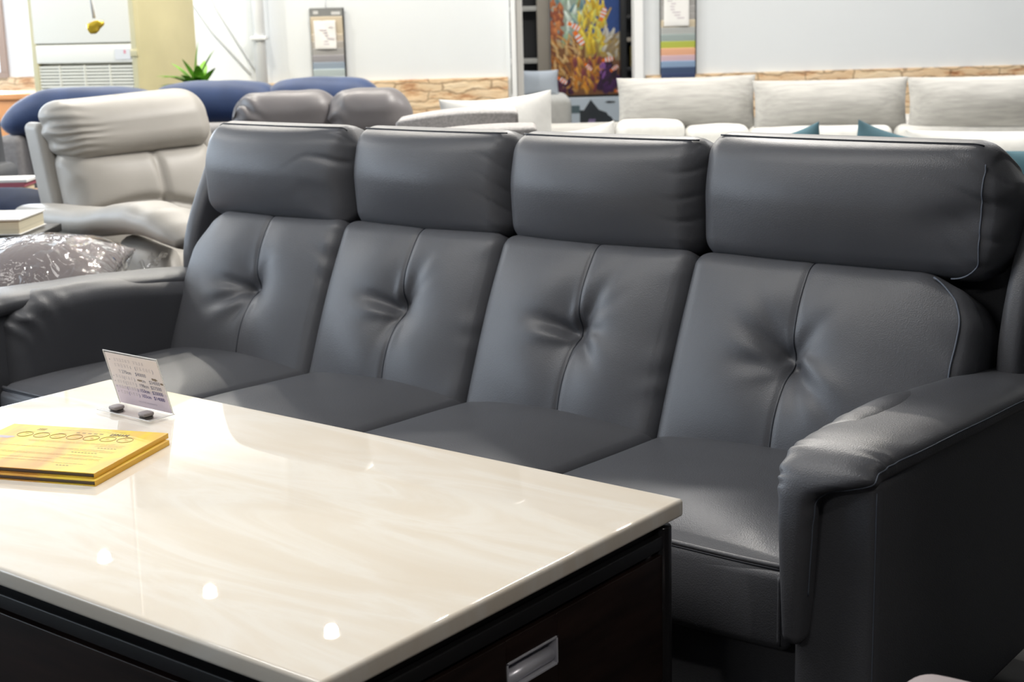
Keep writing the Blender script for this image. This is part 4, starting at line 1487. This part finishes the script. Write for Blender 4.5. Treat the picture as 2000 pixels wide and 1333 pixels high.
# ---- doorway: poster, board, shelves
def poster_mesh():
    nx, nz = 130, 300
    w, h = .50, 1.45
    u, v = np.meshgrid(np.linspace(0, 1, nx + 1), np.linspace(0, 1, nz + 1))
    # v measured in metres up from the bottom, /0.70 = the part the photo shows
    vv = v * h / .70
    c = np.zeros(u.shape + (3,))
    c[:] = (.02, .06, .22)
    c[vv > 1.1] = (.03, .12, .3)
    c[(vv < .62) | (u < .5)] = (.17, .075, .03)
    c[(u < .5) & (vv > .55)] = (.26, .32, .26)
    c[(u >= .5) & (vv >= .38) & (vv < .62)] = (.36, .24, .07)
    rg = np.random.default_rng(4)

    def stroke(x, y, ang, ln, wd, col, curl=0.0):
        n = 14
        for i in range(n):
            t = i / (n - 1)
            wx = wd * (1 - .6 * t)
            d2 = ((u - x) / wx) ** 2 + ((vv - y) * (h and .70 / .50) / wx) ** 2
            k = np.clip(1.3 - d2, 0, 1)[..., None] * .85
            cc = np.array(col) * (0.75 + .5 * t)
            c[:] = c * (1 - k) + cc * k
            x += math.cos(ang) * ln / n
            y += math.sin(ang) * ln / n * .714
            ang += curl / n

    def field(x0, x1, y0, y1, n, angm, ln, wd, cols, seed):
        r2 = np.random.default_rng(seed)
        P = sorted([(r2.uniform(x0, x1), r2.uniform(y0, y1)) for _ in range(n)], key=lambda p: -p[1])
        for (x, y) in P:
            stroke(x, y, angm + r2.normal(0, .35), ln * r2.uniform(.6, 1.2), wd * r2.uniform(.7, 1.2), cols[r2.integers(len(cols))], r2.normal(0, .5))
    field(-.05, .55, .50, 1.9, 90, 1.5, .16, .030, [(.35, .48, .36), (.50, .62, .52), (.22, .34, .20), (.62, .70, .62), (.12, .22, .24)], 1)
    field(-.05, .18, .55, .95, 50, 1.6, .10, .034, [(.36, .11, .04), (.48, .18, .06), (.22, .06, .03)], 2)
    field(.40, .80, .38, .92, 80, 1.45, .20, .030, [(.62, .42, .03), (.72, .55, .06), (.48, .30, .02), (.55, .52, .12), (.30, .2, .05)], 3)
    field(.75, 1.05, .36, .62, 24, 1.2, .12, .03, [(.42, .38, .30), (.30, .22, .12), (.55, .52, .45)], 5)
    field(-.05, .45, .02, .55, 110, 2.0, .17, .024, [(.42, .17, .03), (.30, .10, .02), (.50, .27, .08), (.16, .05, .02), (.55, .36, .16)], 6)
    field(.35, .80, .02, .36, 70, 1.8, .12, .026, [(.52, .20, .02), (.40, .14, .02), (.60, .30, .05), (.18, .04, .05)], 7)
    field(.70, 1.05, .02, .30, 40, 1.5, .10, .045, [(.030, .008, .04), (.05, .012, .07), (.02, .008, .02)], 8)
    field(.72, .78, .16, .30, 8, 1.5, .06, .02, [(.22, .08, .30)], 9)
    field(.06, .30, .0, .14, 16, 1.5, .08, .035, [(.06, .015, .04), (.03, .01, .03)], 10)

    def fish(x, y, ang, L):
        ca, sa = math.cos(ang), math.sin(ang)
        X = (u - x) * ca + (vv - y) * 1.4 * sa
        Y = -(u - x) * sa + (vv - y) * 1.4 * ca
        body = (X / L) ** 2 + (Y / (L * .48)) ** 2
        tail = (np.abs(X + L * 1.15) < L * .25) & (np.abs(Y) < L * .32)
        c[(body < 1) | tail] = (.75, .16, .02)
        for s in (-.55, .05, .62):
            c[(body < 1) & (np.abs(X / L - s) < .13)] = (.72, .78, .85)
    for f in ((.36, .70, -.5, .085), (.42, .57, -1.0, .10), (.77, .83, 1.2, .085), (.84, .36, .2, .075), (.93, .27, .6, .06), (.17, .15, -.6, .07), (.55, .28, -.8, .06), (.99, .03, 0, .05)):
        fish(*f)
    noise_ = rg.normal(1, .10, c.shape[:2])[..., None]
    c = np.clip(c * noise_ * 1.15 + .006, 0, 1)
    V = [(x * w - w / 2, 0, z * h) for x, z in zip(u.ravel(), v.ravel())]
    F = [(j * (nx + 1) + i, j * (nx + 1) + i + 1, (j + 1) * (nx + 1) + i + 1, (j + 1) * (nx + 1) + i) for j in range(nz) for i in range(nx)]
    return V, F, c.reshape(-1, 3)


V, F, cols = poster_mesh()
po = thing('reef_poster', 'colourful coral reef photo poster seen through the doorway', 'poster', W(.592, 11.0, 0), YAW)
pe = part('printed_sheet', ([(p[0], p[1], p[2] + .625) for p in V], F), M['poster'], po, False)
ca = pe.data.color_attributes.new('Col', 'FLOAT_COLOR', 'POINT')
ca.data.foreach_set('color', np.concatenate([cols, np.ones((len(cols), 1))], 1).astype(np.float32).ravel())
part('poster_backing', box(-.255, .255, .002, .02, .40, 2.08, .002), M['black'], po, False)
part('stand_foot', box(-.25, .25, -.02, .10, 0, .40, .006), M['black'], po)
bd = thing('printed_board', 'pale printed board with a dark house outline standing below the reef poster', 'board', W(.60, 10.9, 0), YAW)
part('panel', box(-.26, .24, 0, .02, .0, .612, .003), M['board_pale'], bd, False)


def flat(pts, y, m, nm):
    n = len(pts)
    Vv = [(x, y, z) for x, z in pts] + [(x, y + .001, z) for x, z in pts]
    Ff = [tuple(range(n)), tuple(range(2 * n - 1, n - 1, -1))] + [(i, i + n, (i + 1) % n + n, (i + 1) % n) for i in range(n)]
    part(nm, (Vv, Ff), m, bd, False)


flat([(-.06, .1), (-.06, .52), (-.03, .52), (.02, .595), (.08, .52), (.135, .50), (.145, .48), (.17, .465), (.185, .44), (.235, .43), (.235, .1)], -.0012, M['board_dark'], 'printed_house')
flat([(-.165, .50), (-.12, .555), (-.06, .555), (-.06, .50)], -.0016, M['board_teal'], 'printed_roof')
flat([(-.01, .38), (.005, .455), (.055, .455), (.035, .38)], -.0020, M['board_lilac'], 'printed_patch')
flat([(.12, .575), (.15, .583), (.20, .578), (.195, .57), (.15, .566)], -.0020, M['board_dark'], 'printed_bird')

sh = thing('pale_shelf_unit', 'pale open shelf unit with dark back left of the reef poster', 'shelf', W(.20, 11.05), YAW)
part('back_panel', box(-.22, .06, .20, .22, 0, 2.1, .002), M['shelf_dark'], sh, False)
part('upright', box(.045, .135, -.02, .22, 0, 2.1, .003), M['shelf_tan'], sh)
part('upright', box(-.26, -.22, -.02, .22, 0, 2.1, .003), M['shelf_white'], sh)
for z in (.30, .86, 1.235, 1.65):
    part('shelf_board', box(-.22, .045, -.01, .20, z, z + .035, .002), M['shelf_white'], sh)
sb = thing('black_bookcase', 'black bookcase right of the reef poster in the doorway', 'bookcase', W(.90, 10.95), YAW)
part('upright', box(-.055, -.012, -.03, .25, 0, 2.1, .003), M['shelf_black'], sb)
part('upright', box(.34, .38, -.03, .25, 0, 2.1, .003), M['shelf_black'], sb)
part('back_panel', box(-.02, .36, .25, .27, 0, 2.1, .002), M['shelf_dark'], sb, False)
for z, m in ((.12, M['shelf_tan']), (.55, M['shelf_tan']), (.79, M['shelf_black']), (1.00, M['shelf_tan']), (1.16, M['shelf_black']), (1.5, M['shelf_black'])):
    part('shelf_board', box(-.012, .34, -.02, .25, z, z + .028, .002), m, sb)
bxo = link('storage_box', box(-.012, .20, -.0, .15, 0, .15, .004), M['ochre'], W(.93, 10.98, .818), YAW)
tag(bxo, 'small ochre box on a shelf of the black bookcase', 'box')

sb2 = thing('pale_daybed', 'pale daybed end showing just inside the doorway', 'daybed', W(.22, 10.2), YAW)
part('mattress', rbox(.22, .25, .12, .06, 3, 3, 2, 4, None, (.0, 0, .56)), M['cream_linen'], sb2)
part('frame', box(-.21, .21, -.24, .24, 0, .45, .01), M['linen'], sb2)
bp_ = thing('pale_blue_cushion', 'pale blue grey cushion propped just inside the doorway', 'cushion', W(.215, 10.2, .675), YAW)
part('cover', xf(pillow(.26, .17, .10, 20, .06, .003, 6), None, (0.02, 0, .0), (-.15, 0, 0)), M['blue_grey'], bp_)

# ================================================================== MIDDLE BACKGROUND
# ---- dark grey recliner sofa with two gathered headrests
gs = thing('dark_grey_recliner_sofa', 'dark grey leather recliner sofa with two plump gathered headrests, just over the main sofa', 'sofa', W(-.74, 6.25), YAW)


def ghead(hx, hz, amp, seed, edge):
    def dp(P, Nn):
        U, Vn = P[:, 0] / hx, P[:, 2] / hz
        P2 = P.copy()
        n1 = vnoise(P, 10, seed)
        s = (1 - np.abs(U) ** 3.2) ** .5
        P2[:, 2] = P[:, 2] * (.45 + .55 * s)
        P2[:, 1] = P[:, 1] * (.5 + .5 * s)
        for e in edge:
            g = np.exp(-((1 - e * U) / .35) ** 2)
            P2[:, 1] -= ss(.0, .7, -Nn[:, 1]) * amp * g * np.sin(P[:, 2] * 80 + U * 9 + 6 * n1)
            P2[:, 2] += ss(.0, .7, Nn[:, 2]) * amp * .8 * g * np.sin(P[:, 1] * 70 + P[:, 0] * 50 + 6 * n1)
        P2[:, 2] += .005 * n1
        return P2
    return rbox(hx, .11, hz, .095, 34, 4, 6, 8, dp)


part('headrest', xf(ghead(.225, .115, .021, 3, (-1,)), None, (-.150, -.13, .838), (0, -.04, .12)), M['dark_grey'], gs)
part('headrest', xf(ghead(.175, .115, .018, 8, (-1,)), None, (.190, -.18, .842), (0, -.03, -.10)), M['dark_grey'], gs)
part('back_body', rbox(.36, .09, .34, .05, 4, 2, 4, 4, None, (.0, -.04, .42)), M['dark_grey'], gs)
part('seat_cushion', rbox(.33, .22, .11, .06, 4, 4, 2, 4, None, (.0, -.33, .33)), M['dark_grey'], gs)
part('base', box(-.36, .36, -.54, .02, 0, .24, .02), M['dark_grey'], gs)
ga = thing('grey_side_armchair', 'grey fabric armchair whose arm top peeks out left of the dark grey headrests', 'armchair', W(-1.225, 6.28), YAW)
part('arm', rbox(.10, .12, .41, .03, 2, 4, 4, 4, None, (.0, -.08, .410)), M['grey_fabric'], ga)
part('seat_body', box(-.10, .10, -.20, .06, 0, .42, .02), M['grey_fabric'], ga)

# ---- light grey tweed sofa: two flat-topped back cushions seen from the end
lg_ = thing('light_grey_sofa', 'light grey tweed sofa whose two flat back cushions rise just behind the leather sofa', 'sofa', W(-.10, 4.45), YAW)


def slab(x0, x1, y, z0, z1, dz, dep=.085):
    hx, hz = (x1 - x0) / 2, (z1 - z0) / 2

    def dp(P, Nn):
        U = P[:, 0] / hx
        P2 = P.copy()
        P2[:, 2] += ss(0, 1, P[:, 2] / hz) * (dz * (1 - U * U) + .010 * U)
        P2[:, 1] += .004 * vnoise(P, 9, 4)
        P2[:, 1] -= .012 * ss(.3, 1, -Nn[:, 1]) * (1 - U * U)
        return P2
    return rbox(hx, dep, hz, .012, 20, 4, 6, 3, dp, ((x0 + x1) / 2, y, (z0 + z1) / 2))


part('back_cushion', slab(-.235, .138, .18, .42, .938, .014, .10), M['light_fabric'], lg_)
part('back_cushion', slab(-.19, .188, -.12, .42, .912, .008, .10), M['light_fabric'], lg_)
part('base', box(-.30, .26, -.30, .34, 0, .42, .02), M['light_fabric'], lg_)

# ---- long beige sofa on the right, along the back wall
bs = thing('beige_sofa', 'long beige linen sofa against the stone faced wall at right', 'sofa', W(1.3, 6.75), YAW)
part('seat_platform', rbox(1.45, .60, .10, .05, 8, 6, 2, 4, None, (.10, -.50, .35)), M['cream_linen'], bs)
part('base', box(-1.32, 1.52, -1.05, .30, 0, .26, .02), M['linen'], bs)
part('back_frame', rbox(1.42, .10, .27, .05, 8, 2, 3, 4, None, (.10, .24, .45)), M['linen'], bs)


def lower_back(x0, x1, y, z0, z1):
    hx, hz = (x1 - x0) / 2, (z1 - z0) / 2

    def dp(P, Nn):
        U = P[:, 0] / hx
        P2 = P.copy()
        P2[:, 1] -= .03 * ss(0, .8, -Nn[:, 1]) * (1 - np.abs(U) ** 3)
        P2[:, 2] += .003 * vnoise(P, 9, x0) + .010 * (1 - np.abs(U) ** 2) * ss(0, 1, Nn[:, 2])
        return P2
    return rbox(hx, .09, hz, .04, 16, 3, 6, 4, dp, ((x0 + x1) / 2, y, (z0 + z1) / 2))


R0 = 1.3
for (a, b, zt) in ((.50, .80, .745), (.80, 1.09, .715), (1.09, 1.73, .70), (1.74, 2.40, .70)):
    part('back_cushion', lower_back(a - R0, b - R0, -.02, .45, zt), M['cream_linen'], bs)


def pil(name, lbl, r, d, z, w, h, t, m, rx=0.0, ry=0.0, rz=0.0, seed=0, grp=None, corner=.05, cat='cushion'):
    o = thing(name, lbl, cat, W(r, d, z), YAW + rz, grp)
    part('cover', xf(pillow(w, h, t, 26, corner, .004, seed), None, (0, 0, 0), (rx, ry, 0)), m, o)
    return o


G = 'beige back pillows on the long sofa'
pil('back_pillow', 'beige linen back pillow under the long fabric sample card', .82, 6.78, .685, .63, .250, .17, M['linen'], -.10, 0, 0, 1, G, .035)
pil('back_pillow', 'beige linen back pillow in the middle of the long sofa', 1.46, 6.72, .665, .70, .245, .18, M['linen'], -.10, 0, 0, 2, G, .035)
pil('back_pillow', 'beige linen back pillow at the right edge of the photo', 2.14, 6.66, .66, .70, .25, .18, M['linen'], -.10, 0.0, 0, 3, G, .035)
pil('scatter_cushion', 'large pale linen cushion below the doorway, its right corner standing high', -.01, 5.66, .45, .43, .49, .17, M['cream_linen'], -.12, -.06, 0, 5, None, .06)
pil('scatter_cushion', 'small cream cushion corner poking up beneath the printed board', .32, 5.72, .45, .28, .36, .14, M['cream_linen'], -.10, -.12, 0, 6, None, .08)
pil('scatter_cushion', 'wide cream cushion standing in front of the right edge back pillow', 2.02, 6.05, .45, .80, .27, .16, M['cream_linen'], -.10, .02, 0, 7, None, .05)
pil('teal_cushion', 'dark teal cushion with a pointed corner, left of two behind the sofa top', 1.10, 5.70, .43, .36, .34, .13, M['teal'], -.1, -.22, 0, 8, None, .10)
pil('teal_cushion', 'dark teal cushion with a pointed corner, right of two behind the sofa top', 1.44, 5.70, .43, .36, .34, .13, M['teal'], -.1, .26, 0, 9, None, .10)
pil('teal_cushion', 'dark teal cushion at the right edge beside the headrest end', 2.02, 5.60, .44, .30, .24, .12, M['teal'], -.1, 0, 0, 10, None, .03)

# ---- rounded stool in the lower right corner
ot = thing('round_stool', 'mauve leather stool with a rounded top at the lower right corner', 'stool', (-0.538, 1.37, 0))
part('padded_top', rbox(.086, .125, .05, .045, 6, 6, 2, 6, lambda P, Nn: P + np.stack([P[:, 0] * 0, P[:, 1] * 0, .018 * ss(0, 1, Nn[:, 2]) * (1 - (P[:, 0] / .1) ** 2) * (1 - (P[:, 1] / .13) ** 2)], 1), (0, 0, .469)), M['mauve'], ot)
for x in (-.06, .06):
    for y in (-.09, .09):
        part('leg', lathe([(.012, 0), (.018, .44)], 12, (x, y, 0)), M['wood'], ot)

# ================================================================== CAMERA, WORLD, OUTPUT
cam = bpy.data.cameras.new('camera')
cam.sensor_width = 36.0
cam.lens = 2895.7 / 2000 * 36
cam.clip_start = 0.05
cam.dof.use_dof = True
cam.dof.focus_distance = 2.35
cam.dof.aperture_fstop = 9.0
co = bpy.data.objects.new('camera', cam)
COL.objects.link(co)
rt = Vector((.7861893, .61740609, -.02676001))
upv = Vector((-.11432452, .18785955, .9755197))
fw = Vector((-.60731893, .76388383, -.21827782))
mw = Matrix.Identity(4)
for k in range(3):
    mw[k][0], mw[k][1], mw[k][2] = rt[k], upv[k], -fw[k]
mw[2][3] = 1.25
co.matrix_world = mw
SC.camera = co

wd = bpy.data.worlds.new('sky')
SC.world = wd
wd.use_nodes = True
bg = wd.node_tree.nodes['Background']
bg.inputs[0].default_value = (.75, .87, 1.0, 1)
bg.inputs[1].default_value = 2.0

SC.view_settings.view_transform = 'Standard'
SC.view_settings.look = 'None'
SC.view_settings.exposure = 0.14
SC.view_settings.gamma = 1.0
SC.view_settings.use_curve_mapping = False
SC.cycles.max_bounces = 8
SC.cycles.diffuse_bounces = 4
SC.cycles.transparent_max_bounces = 16
SC.cycles.caustics_reflective = False
SC.cycles.caustics_refractive = False
SC.cycles.sample_clamp_indirect = 6.0
SC.cycles.use_denoising = True
